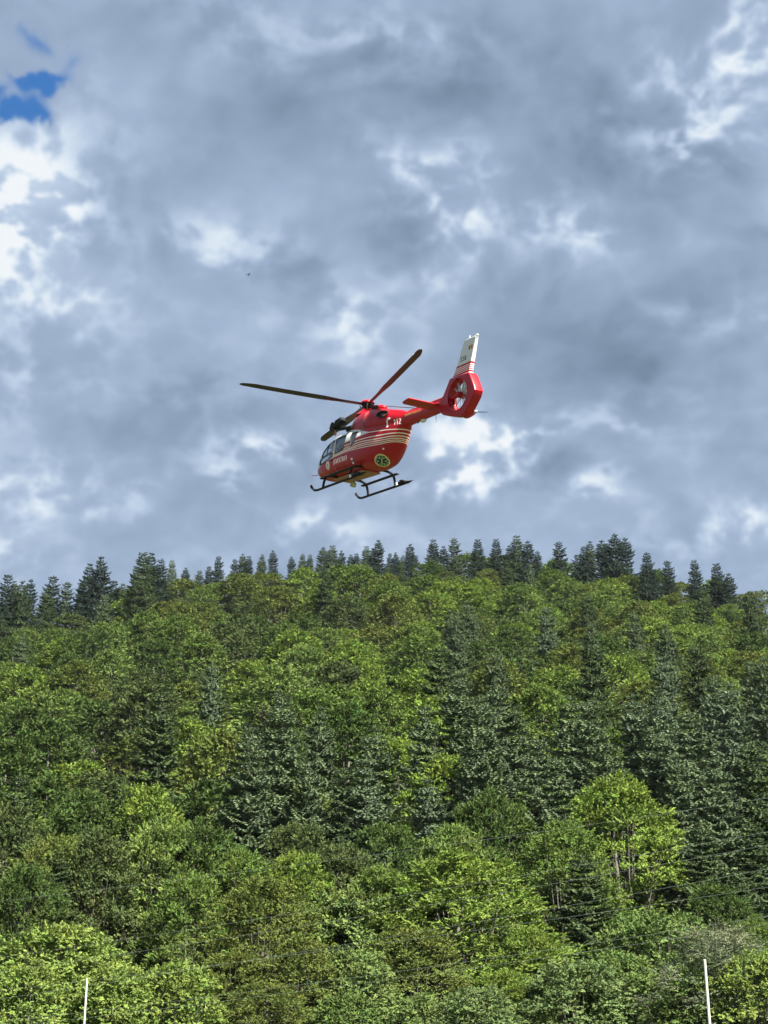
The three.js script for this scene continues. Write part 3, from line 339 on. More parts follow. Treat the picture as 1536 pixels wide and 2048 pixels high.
// ---------- the helicopter: x forward, y up from the skids, z to its right ----------
const heli = new THREE.Group(); heli.name = 'helicopter';
{
  const F = V(-0.54308124, 0.12730896, -0.82997301), U = V(0.0244944, 0.99042076, 0.13589236), R = V(0.83932282, 0.0534709, -0.5409973);
  heli.applyMatrix4(new THREE.Matrix4().makeBasis(F, U, R).setPosition(V(-0.71783754, 24.41120692, -52.49506361).addScaledVector(U, -2)));
  scene.add(heli); tag(heli, 'red and white rescue helicopter flying above the wooded hill', 'helicopter');

  // livery: left flank in the upper half of the sheet, right flank in the lower half; 320 px per metre
  const W = 2048, HH = 832, cv = document.createElement('canvas'); cv.width = W; cv.height = HH * 2; const g = cv.getContext('2d');
  const RED = '#9f0114', CREAM = '#e0d6c0', WHITE = '#d0d2cd';
  for (const right of [0, 1]) {
    const X = (x) => (right ? x + 3.2 : 3.2 - x) * 320, Y = (y) => right * HH + (3.0 - y) * 320, line = (pts) => { g.beginPath(); pts.forEach(([x, y], i) => (i ? g.lineTo(X(x), Y(y)) : g.moveTo(X(x), Y(y)))); };
    const curve = (pts) => { const f = hermite(pts.map((p) => p[0]).reverse(), pts.map((p) => p[1]).reverse()), out = []; for (let x = pts[0][0]; x >= pts[pts.length - 1][0]; x -= 0.04) out.push([x, f(x)]); return out; };
    g.save(); g.beginPath(); g.rect(0, right * HH, W, HH); g.clip();
    g.fillStyle = RED; g.fillRect(0, right * HH, W, HH);
    // white nose and cabin upper half, running out to a point behind the rear window
    g.fillStyle = WHITE; line([[3.3, 3], [3.3, 0.93], [2.6, 1.02], [2.0, 1.14], [1.5, 1.2], [0.95, 1.22], [0.9, 1.62], [0.2, 1.62], [-0.6, 1.66], [-1.45, 1.7], [-0.9, 1.86], [-0.55, 2.0], [0.05, 2.14], [0.1, 3]]); g.closePath(); g.fill();
    g.strokeStyle = CREAM;
    for (const [w, pts] of [[12, [[-1.3, 1.71], [-1.62, 1.69], [-1.88, 1.67], [-2.4, 1.62], [-2.8, 1.58], [-3.2, 1.56]]], [13, [[0.9, 1.5], [0.08, 1.5], [-0.67, 1.52], [-1.88, 1.49], [-2.73, 1.46], [-3.2, 1.44]]], [13, [[1, 1.38], [0.06, 1.4], [-0.67, 1.42], [-1.88, 1.37], [-2.67, 1.36], [-3.2, 1.35]]],
      [12, [[1.1, 1.3], [0.05, 1.33], [-0.67, 1.33], [-1.88, 1.29], [-2.6, 1.28], [-3.2, 1.27]]], [10, [[1.2, 1.255], [0.05, 1.285], [-0.67, 1.27], [-1.88, 1.215], [-2.56, 1.22], [-3.2, 1.22]]], [10, [[1.4, 1.215], [0.05, 1.245], [-0.67, 1.2], [-1.88, 1.15], [-2.5, 1.165], [-3.2, 1.165]]]]) { g.lineWidth = w; line(curve(pts)); g.stroke(); }
    // round badge, name, telephone number, sill sticker
    g.fillStyle = CREAM; g.beginPath(); g.ellipse(X(1.45), Y(1.0), 50, 56, 0, 0, 7); g.fill();
    g.strokeStyle = '#8a7a3a'; g.lineWidth = 5; g.beginPath(); g.ellipse(X(1.45), Y(1.0), 40, 46, 0, 0, 7); g.stroke();
    g.fillStyle = '#b09c50'; g.beginPath(); g.ellipse(X(1.45), Y(1.0), 20, 24, 0, 0, 7); g.fill();
    g.fillStyle = '#fbeee2'; g.textBaseline = 'middle'; g.textAlign = 'center';
    g.font = 'bold 82px serif'; g.save(); g.translate(X(0.5), Y(1.02)); g.scale(1.06, 0.98); g.fillText('SMURD', 0, 0); g.restore();
    g.fillStyle = '#f2f0ea'; g.fillRect(X(-0.31) - 18, Y(0.82) - 34, 36, 68); g.fillStyle = '#4b5a70'; g.fillRect(X(-0.31) - 18, Y(0.82) - 12, 36, 26);
    g.fillStyle = '#fbf6ee'; g.font = 'bold 96px sans-serif'; g.save(); g.translate(X(-2.7), Y(1.87)); g.scale(0.66, 1); g.fillText('112', 0, 0); g.restore();
    g.strokeStyle = '#fbf6ee'; g.lineCap = 'round'; g.lineWidth = 22; const hx = X(right ? -2.95 : -2.27), hy = Y(1.92);
    g.lineWidth = 18; g.beginPath(); g.moveTo(hx + 20, hy - 42); g.quadraticCurveTo(hx - 26, hy - 18, hx - 8, hy + 46); g.stroke();
    g.lineWidth = 27; g.beginPath(); g.moveTo(hx + 22, hy - 42); g.lineTo(hx + 32, hy - 40); g.moveTo(hx - 8, hy + 46); g.lineTo(hx + 4, hy + 48); g.stroke();
    // panel joints and small hatches
    g.strokeStyle = '#7c0a14'; g.lineWidth = 3; g.lineCap = 'butt';
    for (const pts of [[[1.0, 0.82], [0.1, 0.82]], [[-0.72, 0.62], [-0.72, 1.2], [-0.8, 1.6]], [[-1.05, 2.0], [-1.05, 2.9]], [[-1.3, 2.0], [-1.3, 2.9]], [[-0.1, 2.1], [-2.4, 2.0]], [[0.0, 2.35], [-0.9, 2.5]]]) { line(pts); g.stroke(); }
    g.fillStyle = '#b04a4a'; g.fillRect(Math.min(X(-0.86), X(-1.06)), Y(2.62), 64, 165); g.fillStyle = '#6d1a20'; g.fillRect(Math.min(X(-0.86), X(-1.06)), Y(2.2), 64, 70);
    g.fillStyle = '#e8d8c8'; g.fillRect(X(-2.05) - 12, Y(0.96) - 9, 24, 18);
    g.fillStyle = '#59656b'; g.beginPath(); g.arc(X(-0.82), Y(1.98), 16, 0, 7); g.fill(); g.fillStyle = '#a06a64'; g.fillRect(X(-0.86) - 10, Y(1.83) - 22, 20, 44);
    g.restore();
  }
  const sheet = new THREE.CanvasTexture(cv); sheet.colorSpace = THREE.SRGBColorSpace; sheet.anisotropy = 8;
  const paint = (o) => new THREE.MeshPhysicalMaterial({ roughness: 0.4, clearcoat: 0.12, clearcoatRoughness: 0.15, specularIntensity: 0.7, ...o });
  const matt = (r, g, b) => new THREE.MeshPhysicalMaterial({ color: new THREE.Color().setRGB(r, g, b), roughness: 0.6, specularIntensity: 0.35 });
  const M = {
    livery: paint({ map: sheet }), red: paint({ color: '#9f0114' }), white: paint({ color: '#cfd1cc' }), black: matt(0.012, 0.012, 0.014), rubber: std(0.02, 0.02, 0.02, 0.8),
    skid: matt(0.013, 0.013, 0.016), metal: std(0.55, 0.55, 0.53, 0.32, { metalness: 0.85 }), grey: std(0.2, 0.2, 0.21, 0.6), soot: std(0.012, 0.011, 0.01, 0.85), belly: paint({ color: '#9a6a50', roughness: 0.5 }),
    blade: std(0.035, 0.024, 0.022, 0.5), cuff: std(0.085, 0.012, 0.016, 0.5), seat: std(0.03, 0.03, 0.035, 0.9), floor: std(0.12, 0.12, 0.12, 0.8), pale: std(0.6, 0.6, 0.5, 0.5), lamp: std(0.75, 0.75, 0.7, 0.2),
    glass: new THREE.MeshPhysicalMaterial({ color: new THREE.Color().setRGB(0.82, 0.86, 0.88), transmission: 1, thickness: 0, roughness: 0.04, side: THREE.DoubleSide }), fan: std(0.42, 0.42, 0.38, 0.4, { metalness: 0.3 }),
  };

  // lofted hulls: rows of x, half width, bottom, widest level, top, squareness
  function hull(rows, inset = 0, seg = 26, steps = 74) {
    const xs = rows.map((r) => r[0]), fn = [1, 2, 3, 4, 5, 6].map((k) => hermite(xs, rows.map((r) => r[k] ?? r[5]))), pos = [], uv = [], idx = [];
    const x0 = xs[0] + inset, x1 = xs[xs.length - 1] - inset;
    const at = (i, a, side) => {
      const s = i / steps, e = 0.5 - 0.5 * Math.cos(Math.PI * s), q = s * 0.55 + e * 0.45, x = x0 + (x1 - x0) * q, [w, b, m, t, n, nl] = fn.map((f) => f(x));
      const c = Math.cos(a), sn = Math.sin(a), k = 2 / (sn >= 0 ? n : nl), zz = Math.max(w - inset, 0.004) * Math.pow(Math.max(c, 0), k), yy = sn >= 0 ? m + Math.max(t - m - inset, 0.004) * Math.pow(sn, k) : m - Math.max(m - b - inset, 0.004) * Math.pow(-sn, k);
      return [x, yy, side * zz];
    };
    for (const side of [-1, 1]) {
      const o = pos.length / 3;
      for (let i = 0; i <= steps; i++) for (let j = 0; j <= seg; j++) {
        const [x, y, z] = at(i, (j / seg - 0.5) * Math.PI, side); pos.push(x, y, j === 0 || j === seg ? 0 : z);
        uv.push((side < 0 ? 3.2 - x : x + 3.2) / 6.4, (side < 0 ? 0.5 : 0) + 0.5 * Math.min(0.999, Math.max(0.001, (y - 0.4) / 2.6)));
      }
      const n = seg + 1;
      for (let i = 0; i < steps; i++) for (let j = 0; j < seg; j++) { const a = o + i * n + j, b = a + 1, c = a + n, d = c + 1; side < 0 ? idx.push(a, b, c, b, d, c) : idx.push(a, c, b, b, c, d); }
      for (const i of [0, steps]) { for (let j = 0; j < seg; j++) { const a = o + i * n + j, b = a + 1, mid = o + i * n; if (j === 0) continue; (side > 0) !== (i === 0) ? idx.push(mid, b, a) : idx.push(mid, a, b); } }
    }
    const geo = new THREE.BufferGeometry(); geo.setAttribute('position', new THREE.Float32BufferAttribute(pos, 3)); geo.setAttribute('uv', new THREE.Float32BufferAttribute(uv, 2)); geo.setIndex(idx); geo.computeVertexNormals();
    // one smooth normal across the seam between the two halves
    const nn = geo.attributes.normal, half = nn.count / 2;
    for (let i = 0; i <= steps; i++) for (const j of [0, seg]) { const a = i * (seg + 1) + j, b = a + half, v = V(nn.getX(a) + nn.getX(b), nn.getY(a) + nn.getY(b), 0).normalize(); nn.setXYZ(a, v.x, v.y, 0); nn.setXYZ(b, v.x, v.y, 0); }
    return geo;
  }
  const POD = [[-3.0, 0.22, 1.7, 1.95, 2.2, 2.1, 2.2], [-2.8, 0.28, 1.48, 1.84, 2.21, 2.1, 2.3], [-2.55, 0.38, 1.1, 1.68, 2.22, 2.2, 2.3], [-2.3, 0.47, 0.8, 1.54, 2.22, 2.3, 2.3], [-2.0, 0.55, 0.57, 1.4, 2.21, 2.3, 2.35], [-1.6, 0.66, 0.45, 1.32, 2.2, 2.4, 2.45], [-1.2, 0.74, 0.44, 1.28, 2.19, 2.6, 2.6], [-0.6, 0.79, 0.49, 1.25, 2.21, 2.8, 2.8], [0.4, 0.8, 0.52, 1.25, 2.24, 2.9, 2.9], [1.2, 0.79, 0.54, 1.22, 2.23, 2.8, 2.8], [1.8, 0.745, 0.57, 1.18, 2.1, 2.5, 2.6], [2.3, 0.65, 0.64, 1.14, 1.88, 2.35, 2.4], [2.7, 0.49, 0.76, 1.12, 1.6, 2.2, 2.2], [2.95, 0.27, 0.92, 1.12, 1.36, 2.1, 2.1], [3.04, 0.06, 1.06, 1.12, 1.2, 2, 2]];
  const COWL = [[-3.05, 0.2, 1.75, 2.02, 2.25, 2], [-2.6, 0.37, 1.7, 2.02, 2.4, 2.1], [-2.0, 0.54, 1.7, 2.08, 2.56, 2.2], [-1.4, 0.62, 1.75, 2.15, 2.72, 2.3], [-0.9, 0.66, 1.75, 2.15, 2.82, 2.3], [-0.5, 0.64, 1.75, 2.15, 2.88, 2.2], [-0.1, 0.58, 1.75, 2.15, 2.85, 2.2], [0.25, 0.52, 1.75, 2.12, 2.7, 2.2], [0.55, 0.46, 1.75, 2.1, 2.5, 2.2], [0.8, 0.36, 1.75, 2.06, 2.32, 2.1], [0.95, 0.2, 1.75, 2.0, 2.2, 2]];
  const ev = new Evaluator(); ev.attributes = ['position', 'uv', 'normal']; ev.useGroups = false;
  const brush = (geo) => { const b = new Brush(geo); b.updateMatrixWorld(true); return b; }, cut = (a, b, how = SUBTRACTION) => { const r = ev.evaluate(a, b, how); r.updateMatrixWorld(true); return r; };
  const prism = (pts, side, z0 = 0.3, z1 = 1.3) => { const s = new THREE.Shape(pts.map(([x, y]) => new THREE.Vector2(x, y))), e = new THREE.ExtrudeGeometry(s, { depth: z1 - z0, bevelEnabled: false }); e.translate(0, 0, side < 0 ? -z1 : z0); return brush(e); };
  const grow = (pts, d) => { const c = pts.reduce((a, p) => [a[0] + p[0] / pts.length, a[1] + p[1] / pts.length], [0, 0]); return pts.map(([x, y]) => { const l = Math.hypot(x - c[0], y - c[1]); return [x + (x - c[0]) / l * d, y + (y - c[1]) / l * d]; }); };
  const round = (pts, r = 0.07) => { const out = [], n = pts.length; pts.forEach((p, i) => { const a = pts[(i + n - 1) % n], b = pts[(i + 1) % n], la = Math.hypot(a[0] - p[0], a[1] - p[1]), lb = Math.hypot(b[0] - p[0], b[1] - p[1]), q0 = [p[0] + (a[0] - p[0]) / la * r, p[1] + (a[1] - p[1]) / la * r], q1 = [p[0] + (b[0] - p[0]) / lb * r, p[1] + (b[1] - p[1]) / lb * r]; for (const t of [0, 0.33, 0.67, 1]) out.push([0, 1].map((k) => q0[k] * (1 - t) * (1 - t) + 2 * p[k] * t * (1 - t) + q1[k] * t * t)); }); return out; };
  const PILOT_UP = round([[1.09, 1.94], [1.07, 1.5], [2.02, 1.42], [1.98, 1.63], [1.62, 1.86]]), PILOT_LOW = round([[1.07, 1.43], [1.06, 1.27], [1.9, 1.17], [2.2, 1.16], [2.12, 1.36]], 0.05);
  const SLIDE = round([[0.91, 1.95], [0.2, 1.94], [0.24, 1.41], [0.87, 1.33]]), REAR = round([[-0.2, 1.92], [-0.6, 1.9], [-0.44, 1.45], [-0.22, 1.42]], 0.05);
  const DOORS = [['pilot_door', round([[0.99, 2.03], [0.99, 0.66], [1.9, 0.72], [2.32, 1.08], [2.2, 1.5], [1.6, 1.99]], 0.1), [PILOT_UP, PILOT_LOW]], ['sliding_door', round([[0.965, 2.03], [0.1, 2.03], [0.06, 0.66], [0.965, 0.66]], 0.1), [SLIDE]]];
  const WIND = round([[0.06, 0.98], [0.5, 0.98], [0.55, 1.5], [0.42, 1.86], [0.06, 1.95]], 0.06);   // windscreen halves, seen from ahead (z, y)
  const outer = brush(hull(POD)), core = brush(hull(POD, 0.035)), shell = cut(outer, core), skin = cut(brush(hull(POD, 0.008)), brush(hull(POD, 0.014)));
  let body = shell;
  const panes = [];
  const pane = (pr, name) => { const p = cut(skin, pr, INTERSECTION); return p.geometry; };
  for (const side of [-1, 1]) {
    for (const [name, outline, wins] of DOORS) {
      body = cut(body, prism(grow(outline, 0.008), side));
      let d = cut(shell, prism(outline, side), INTERSECTION);
      for (const w of wins) d = cut(d, prism(w, side));
      const door = part(name, d.geometry, M.livery, heli);
      part('handle', new RoundedBoxGeometry(0.14, 0.035, 0.03, 2, 0.01).translate(name === 'pilot_door' ? 1.1 : 0.2, 1.12, side * 0.805), M.black, door);
      wins.forEach((w) => { part('window', pane(prism(w, side)), M.glass, door); panes.push([door, w, side]); });
    }
    body = cut(body, prism(REAR, side)); panes.push([null, REAR, side]);
    const wp = WIND.map(([z, y]) => [z, y]), s = new THREE.Shape(wp.map(([z, y]) => new THREE.Vector2(side * z, y))), e = new THREE.ExtrudeGeometry(s, { depth: 1.8, bevelEnabled: false });
    e.applyMatrix4(new THREE.Matrix4().makeBasis(V(0, 0, 1), V(0, 1, 0), V(-1, 0, 0)).setPosition(3.4, 0, 0)); const wb = brush(e);
    body = cut(body, wb); panes.push([null, null, side, pane(wb)]);
  }
  const fuselage = part('fuselage', body.geometry, M.livery, heli);
  // green disc with the six-armed medical star, laid on the rear doors
  {
    const ec = document.createElement('canvas'); ec.width = ec.height = 256; const e = ec.getContext('2d'); e.translate(128, 128);
    e.fillStyle = '#ccd092'; e.fillRect(-128, -128, 256, 256); e.fillStyle = '#1d4a2a'; e.beginPath(); e.arc(0, 0, 110, 0, 7); e.fill();
    for (const [col, w, l] of [['#b9cf8c', 30, 104], ['#0d2342', 22, 96]]) { e.fillStyle = col; for (let k = 0; k < 3; k++) { e.save(); e.rotate(k * Math.PI / 3); e.fillRect(-w, -l, 2 * w, 2 * l); e.restore(); } }
    e.strokeStyle = '#b9cf8c'; e.lineWidth = 9; e.beginPath(); e.moveTo(0, -70); e.lineTo(0, 70); e.moveTo(-14, -40); e.quadraticCurveTo(24, -24, 0, 0); e.quadraticCurveTo(-24, 22, 10, 40); e.stroke();
    const et = new THREE.CanvasTexture(ec); et.colorSpace = THREE.SRGBColorSpace; const em = paint({ map: et, side: THREE.DoubleSide });
    const hullMesh = new THREE.Mesh(hull(POD), new THREE.MeshBasicMaterial({ side: THREE.DoubleSide })), rc = new THREE.Raycaster();
    for (const side of [1]) {
      const C = V(-1.75, 0.58, 0.32), N = V(-0.5, -0.55, 0.55).normalize(); C.z *= -side; N.z *= -side;
      const across = new THREE.Vector3().crossVectors(V(0, 1, 0), N).normalize(), upw = new THREE.Vector3().crossVectors(N, across), pos = [], uv = [], idx = [], R = 0.3, A = 40, K = 5;
      for (let k = 0; k <= K; k++) for (let j = 0; j < A; j++) {
        const r = R * k / K, t = j / A * 2 * Math.PI, o = C.clone().addScaledVector(across, r * Math.cos(t)).addScaledVector(upw, r * Math.sin(t)).addScaledVector(N, 0.6);
        rc.set(o, N.clone().negate()); const hit = rc.intersectObject(hullMesh)[0], p = (hit ? hit.point : o.addScaledVector(N, -0.6)).addScaledVector(N, 0.005); pos.push(p.x, p.y, p.z); uv.push(0.5 + 0.5 * k / K * Math.cos(t), 0.5 + 0.5 * k / K * Math.sin(t));
      }
      for (let k = 0; k < K; k++) for (let j = 0; j < A; j++) { const p = k * A + j, q = k * A + (j + 1) % A; idx.push(p, p + A, q, q, p + A, q + A); }
      const eg = new THREE.BufferGeometry(); eg.setAttribute('position', new THREE.Float32BufferAttribute(pos, 3)); eg.setAttribute('uv', new THREE.Float32BufferAttribute(uv, 2)); eg.setIndex(idx); eg.computeVertexNormals();
      part('medical_emblem', eg, em, fuselage);
    }
  }
  // dark rubber seals round the side windows, following the skin
  const fw = [1, 2, 3, 4, 5, 6].map((k) => hermite(POD.map((r) => r[0]), POD.map((r) => r[k] ?? r[5])));
  const zAt = (x, y) => { const [w, b, m, t, nu, nl] = fw.map((f) => f(x)), n = y > m ? nu : nl, q = y > m ? (y - m) / (t - m) : (m - y) / (m - b); return w * Math.pow(Math.max(0, 1 - Math.pow(q, n)), 1 / n); };
  for (const [door, rim, side, geo] of panes) {
    const holder = door ?? fuselage;
    if (geo) { part('windscreen', geo, M.glass, fuselage); continue; }
    if (!door) part('window', pane(prism(rim, side)), M.glass, fuselage);
    part('window_frame', tube(grow(rim, 0.008).map(([x, y]) => V(x, y, side * (zAt(x, y) + 0.001))), 0.02, 60, 6, true), M.rubber, holder);
  }
  // bar of the small opening pane in each pilot window
  for (const side of [-1, 1]) part('window_bar', tube([V(1.52, 1.84, side * (zAt(1.52, 1.84) - 0.005)), V(1.53, 1.65, side * (zAt(1.53, 1.65) - 0.005)), V(1.54, 1.47, side * (zAt(1.54, 1.47) - 0.005))], 0.017, 8, 6), M.rubber, fuselage);
  part('cabin_floor', new RoundedBoxGeometry(2.9, 0.06, 1.16, 2, 0.02).translate(0.3, 0.76, 0), M.floor, heli);
  part('rear_bulkhead', new RoundedBoxGeometry(0.05, 1.2, 0.98, 2, 0.02).translate(-1.0, 1.4, 0), M.floor, heli);
  for (const [x, z] of [[1.35, 0.38], [1.35, -0.38], [-0.4, 0.4]]) {
    const s = part('seat', join([new RoundedBoxGeometry(0.46, 0.14, 0.46, 2, 0.05).translate(x, 1.0, z), new RoundedBoxGeometry(0.14, 0.62, 0.46, 2, 0.05).rotateZ(0.2).translate(x - 0.26, 1.32, z), new RoundedBoxGeometry(0.1, 0.18, 0.26, 2, 0.04).translate(x - 0.34, 1.7, z), new RoundedBoxGeometry(0.3, 0.2, 0.36, 2, 0.03).translate(x, 0.86, z)]), M.seat, heli);
  }
  part('instrument_panel', new RoundedBoxGeometry(0.22, 0.42, 0.9, 2, 0.05).rotateZ(0.3).translate(2.2, 1.02, 0), M.seat, heli);
  part('belly_panel', new RoundedBoxGeometry(2.2, 0.06, 0.8, 3, 0.025).rotateZ(0.03).translate(0.55, 0.5, 0), M.belly, heli);

  // engine cowling with intakes and exhausts
  const cowl = part('engine_cowling', hull(COWL, 0, 22, 60), M.livery, heli);
  for (const side of [-1, 1]) {
    const ex = new THREE.Group(); ex.name = 'exhaust'; heli.add(ex);
    ex.position.set(-2.0, 2.28, side * 0.45); ex.quaternion.setFromRotationMatrix(new THREE.Matrix4().makeBasis(V(0.93, 0.0, side * 0.37).normalize(), V(0, 1, 0), V(-side * 0.37, 0, 0.93).normalize().multiplyScalar(1)));
    const ring = new THREE.TorusGeometry(0.15, 0.016, 8, 30).scale(1.7, 0.9, 1).rotateX(-side * 0.35).translate(0, 0, side * 0.1);
    const pipe = new THREE.CylinderGeometry(0.15, 0.15, 0.14, 28, 1, true).rotateX(Math.PI / 2).scale(1.7, 0.9, 1).rotateX(-side * 0.35).translate(0, 0, side * 0.03), back = new THREE.CircleGeometry(0.148, 28).scale(1.7, 0.9, 1).rotateX(-side * 0.35).translate(0, 0, side * 0.06);
    part('rim', ring, M.soot, ex); part('pipe', join([pipe, back]), M.soot, ex);
    M.soot.side = THREE.DoubleSide;
    const inl = part('air_intake', join([new RoundedBoxGeometry(0.3, 0.16, 0.14, 3, 0.05).rotateY(-side * 0.25).translate(0.42, 2.26, side * 0.46), new RoundedBoxGeometry(0.16, 0.12, 0.12, 3, 0.04).translate(0.12, 2.2, side * 0.55)]), M.soot, cowl);
  }
  part('intake_scoop', new THREE.SphereGeometry(0.26, 24, 14).scale(1.7, 0.62, 0.95).translate(-0.95, 2.8, 0), M.red, cowl);
  part('scoop_opening', new THREE.SphereGeometry(0.2, 20, 12).scale(1.2, 0.45, 0.4).translate(-0.98, 2.83, -0.21), M.soot, cowl);

  // tail boom with its gilt lettering
  {
    const c2 = document.createElement('canvas'); c2.width = 1024; c2.height = 512; const b = c2.getContext('2d');
    b.fillStyle = RED; b.fillRect(0, 0, 1024, 512);
    for (const v of [0.25, 0.75]) { b.save(); b.translate(v === 0.25 ? 330 : 330, 512 * v + (v === 0.25 ? -22 : 22)); if (v === 0.75) { b.rotate(Math.PI); } b.fillStyle = '#d9a441'; b.font = 'bold 44px sans-serif'; b.textAlign = 'center'; b.textBaseline = 'middle'; b.scale(0.92, 1); b.fillText('INSPECTORATUL', 0, 0); b.restore(); }
    const tx = new THREE.CanvasTexture(c2); tx.colorSpace = THREE.SRGBColorSpace;
    const cy = hermite([-5.75, -5.1, -4, -3, -2.5], [1.95, 1.94, 1.95, 1.97, 1.98]), ry = hermite([-5.75, -5.1, -4, -3, -2.5], [0.2, 0.215, 0.24, 0.275, 0.3]), rz = hermite([-5.75, -5.1, -4, -3, -2.5], [0.1, 0.15, 0.185, 0.23, 0.26]);
    const pos = [], uv = [], idx = [], A = 32, N = 34;
    for (let i = 0; i <= N; i++) for (let j = 0; j <= A; j++) { const x = -2.5 - 3.25 * i / N, a = j / A * 2 * Math.PI; pos.push(x, cy(x) + ry(x) * Math.cos(a), -rz(x) * Math.sin(a)); uv.push(i / N, 1 - j / A); }
    for (let i = 0; i < N; i++) for (let j = 0; j < A; j++) { const a = i * (A + 1) + j; idx.push(a, a + 1, a + A + 1, a + 1, a + A + 2, a + A + 1); }
    const bg = new THREE.BufferGeometry(); bg.setAttribute('position', new THREE.Float32BufferAttribute(pos, 3)); bg.setAttribute('uv', new THREE.Float32BufferAttribute(uv, 2)); bg.setIndex(idx); bg.computeVertexNormals();
    const boom = part('tail_boom', bg, paint({ map: tx, side: THREE.DoubleSide }), heli);
    part('drive_shaft_cover', new THREE.CapsuleGeometry(0.075, 2.1, 6, 14).rotateZ(Math.PI / 2).rotateZ(0.012).translate(-4.05, 2.2, 0), M.red, boom);
    part('antenna', bar(V(-4.72, 1.76, 0), V(-4.75, 1.45, 0), 0.012, 0.006, 6), M.black, boom);
    part('beacon', new THREE.SphereGeometry(0.1, 16, 10).scale(1.5, 0.75, 0.8).translate(-3.95, 1.68, 0), M.pale, boom, 'pale rounded housing under the boom');
    part('beacon', new THREE.SphereGeometry(0.05, 12, 8).scale(1.4, 0.7, 0.8).translate(-3.6, 1.69, 0), M.grey, boom, 'small grey housing under the boom');
  }
  // fin, duct and horizontal stabiliser
  const finSheet = document.createElement('canvas'); finSheet.width = 1600; finSheet.height = 960;
  {
    const b = finSheet.getContext('2d'); b.fillStyle = RED; b.fillRect(0, 0, 1600, 960);
    for (const right of [0, 1]) {
      const X = (x) => (right ? 800 + (x + 7.5) * 320 : (-5 - x) * 320), Y = (y) => (4.1 - y) * 320;
      b.save(); b.beginPath(); b.rect(right * 800, 0, 800, 960); b.clip();
      b.fillStyle = '#cfd1cc'; b.fillRect(right * 800, 0, 800, Y(3.12));
      b.fillStyle = '#f2dcd6'; for (const [y, h] of [[3.05, 0.035], [2.985, 0.035], [2.92, 0.03], [2.855, 0.025]]) b.fillRect(right * 800, Y(y), 800, h * 320);
      b.fillStyle = '#f2dcd6'; b.fillRect(right * 800, Y(2.765), 800, 15);
      b.fillStyle = '#1a2238'; b.font = 'bold 68px sans-serif'; b.textAlign = 'center'; b.textBaseline = 'middle'; b.save(); b.translate(X(-6.46), Y(3.32)); b.scale(1.05, 1.08); b.fillText('338', 0, 0); b.restore();
      ['#26386e', '#d9b23c', '#a8322e'].forEach((c, i) => { b.fillStyle = c; b.fillRect(X(-6.86) - 36 + (right ? 2 - i : i) * 24, Y(3.64) - 24, 24, 48); });
      b.restore();
    }
  }
  const finTex = new THREE.CanvasTexture(finSheet); finTex.colorSpace = THREE.SRGBColorSpace;
  const finPaint = paint({ map: finTex });
  const flank = (geo) => {                                          // side-on mapping, each face wholly on one flank
    const q = geo.index ? geo.toNonIndexed() : geo, p = q.attributes.position, uv = new Float32Array(p.count * 2);
    for (let i = 0; i < p.count; i += 3) { const left = p.getZ(i) + p.getZ(i + 1) + p.getZ(i + 2) <= 0; for (let k = i; k < i + 3; k++) { const x = p.getX(k); uv[k * 2] = left ? 0.5 * (-5 - x) / 2.5 : 0.5 + 0.5 * (x + 7.5) / 2.5; uv[k * 2 + 1] = (p.getY(k) - 1.1) / 3; } }
    q.setAttribute('uv', new THREE.BufferAttribute(uv, 2)); return q;
  };
  {
    const s = new THREE.Shape([[-5.2, 1.72], [-5.42, 1.56], [-6.0, 1.38], [-6.5, 1.27], [-6.66, 1.3], [-7.16, 1.8], [-7.25, 1.98], [-7.2, 2.12], [-6.97, 2.56], [-6.88, 2.66], [-5.84, 2.72], [-5.42, 2.17], [-5.2, 2.12]].map(([x, y]) => new THREE.Vector2(x, y)));
    const hole = new THREE.Path(); hole.absarc(-6.27, 2.06, 0.565, 0, 2 * Math.PI, true); s.holes.push(hole);
    const g1 = new THREE.ExtrudeGeometry(s, { depth: 0.26, bevelEnabled: true, bevelThickness: 0.06, bevelSize: 0.045, bevelSegments: 4, curveSegments: 48 }).translate(0, 0, -0.13);
    const duct = part('tail_rotor_duct', toCreasedNormals(flank(g1), 0.7), finPaint, heli);
    part('vent_grille', join([0, 1, 2, 3].map((k) => new THREE.BoxGeometry(0.02, 0.022, 0.2).rotateZ(0.48).translate(-7.21 + k * -0.012, 1.99 + k * 0.036, 0))), M.soot, duct);
    const f = new THREE.Shape([[-5.8, 2.66], [-6.05, 3.06], [-6.46, 3.93], [-6.5, 3.97], [-7.1, 3.97], [-7.13, 3.93], [-6.8, 2.8], [-6.84, 2.6]].map(([x, y]) => new THREE.Vector2(x, y)));
    const g2 = new THREE.ExtrudeGeometry(f, { depth: 0.1, bevelEnabled: true, bevelThickness: 0.04, bevelSize: 0.03, bevelSegments: 3 }).translate(0, 0, -0.05), p = g2.attributes.position;
    for (let i = 0; i < p.count; i++) p.setZ(i, p.getZ(i) * (1.1 - 0.5 * (p.getY(i) - 2.6) / 1.4));
    const fin = part('fin', toCreasedNormals(flank(g2), 0.6), finPaint, heli);
    part('position_light', join([new RoundedBoxGeometry(0.1, 0.06, 0.07, 2, 0.02).translate(-7.12, 4.02, 0), new THREE.SphereGeometry(0.035, 10, 8).translate(-7.19, 4.0, 0)]), M.lamp, fin);
    part('antenna', bar(V(-6.72, 3.98, 0), V(-6.72, 4.12, 0), 0.02, 0.014, 6), M.white, fin);
    // the fan in its duct
    const fan = new THREE.Group(); fan.name = 'tail_fan'; heli.add(fan); fan.position.set(-6.27, 2.06, 0);
    for (let k = 0; k < 10; k++) {
      const a = k * 0.628 + 0.09 * Math.sin(k * 2.2), bl = new RoundedBoxGeometry(0.43, 0.085, 0.014, 2, 0.006).rotateX(0.6).translate(0.33, 0, 0).rotateZ(a);
      part('fan_blade', bl, M.fan, fan);
    }
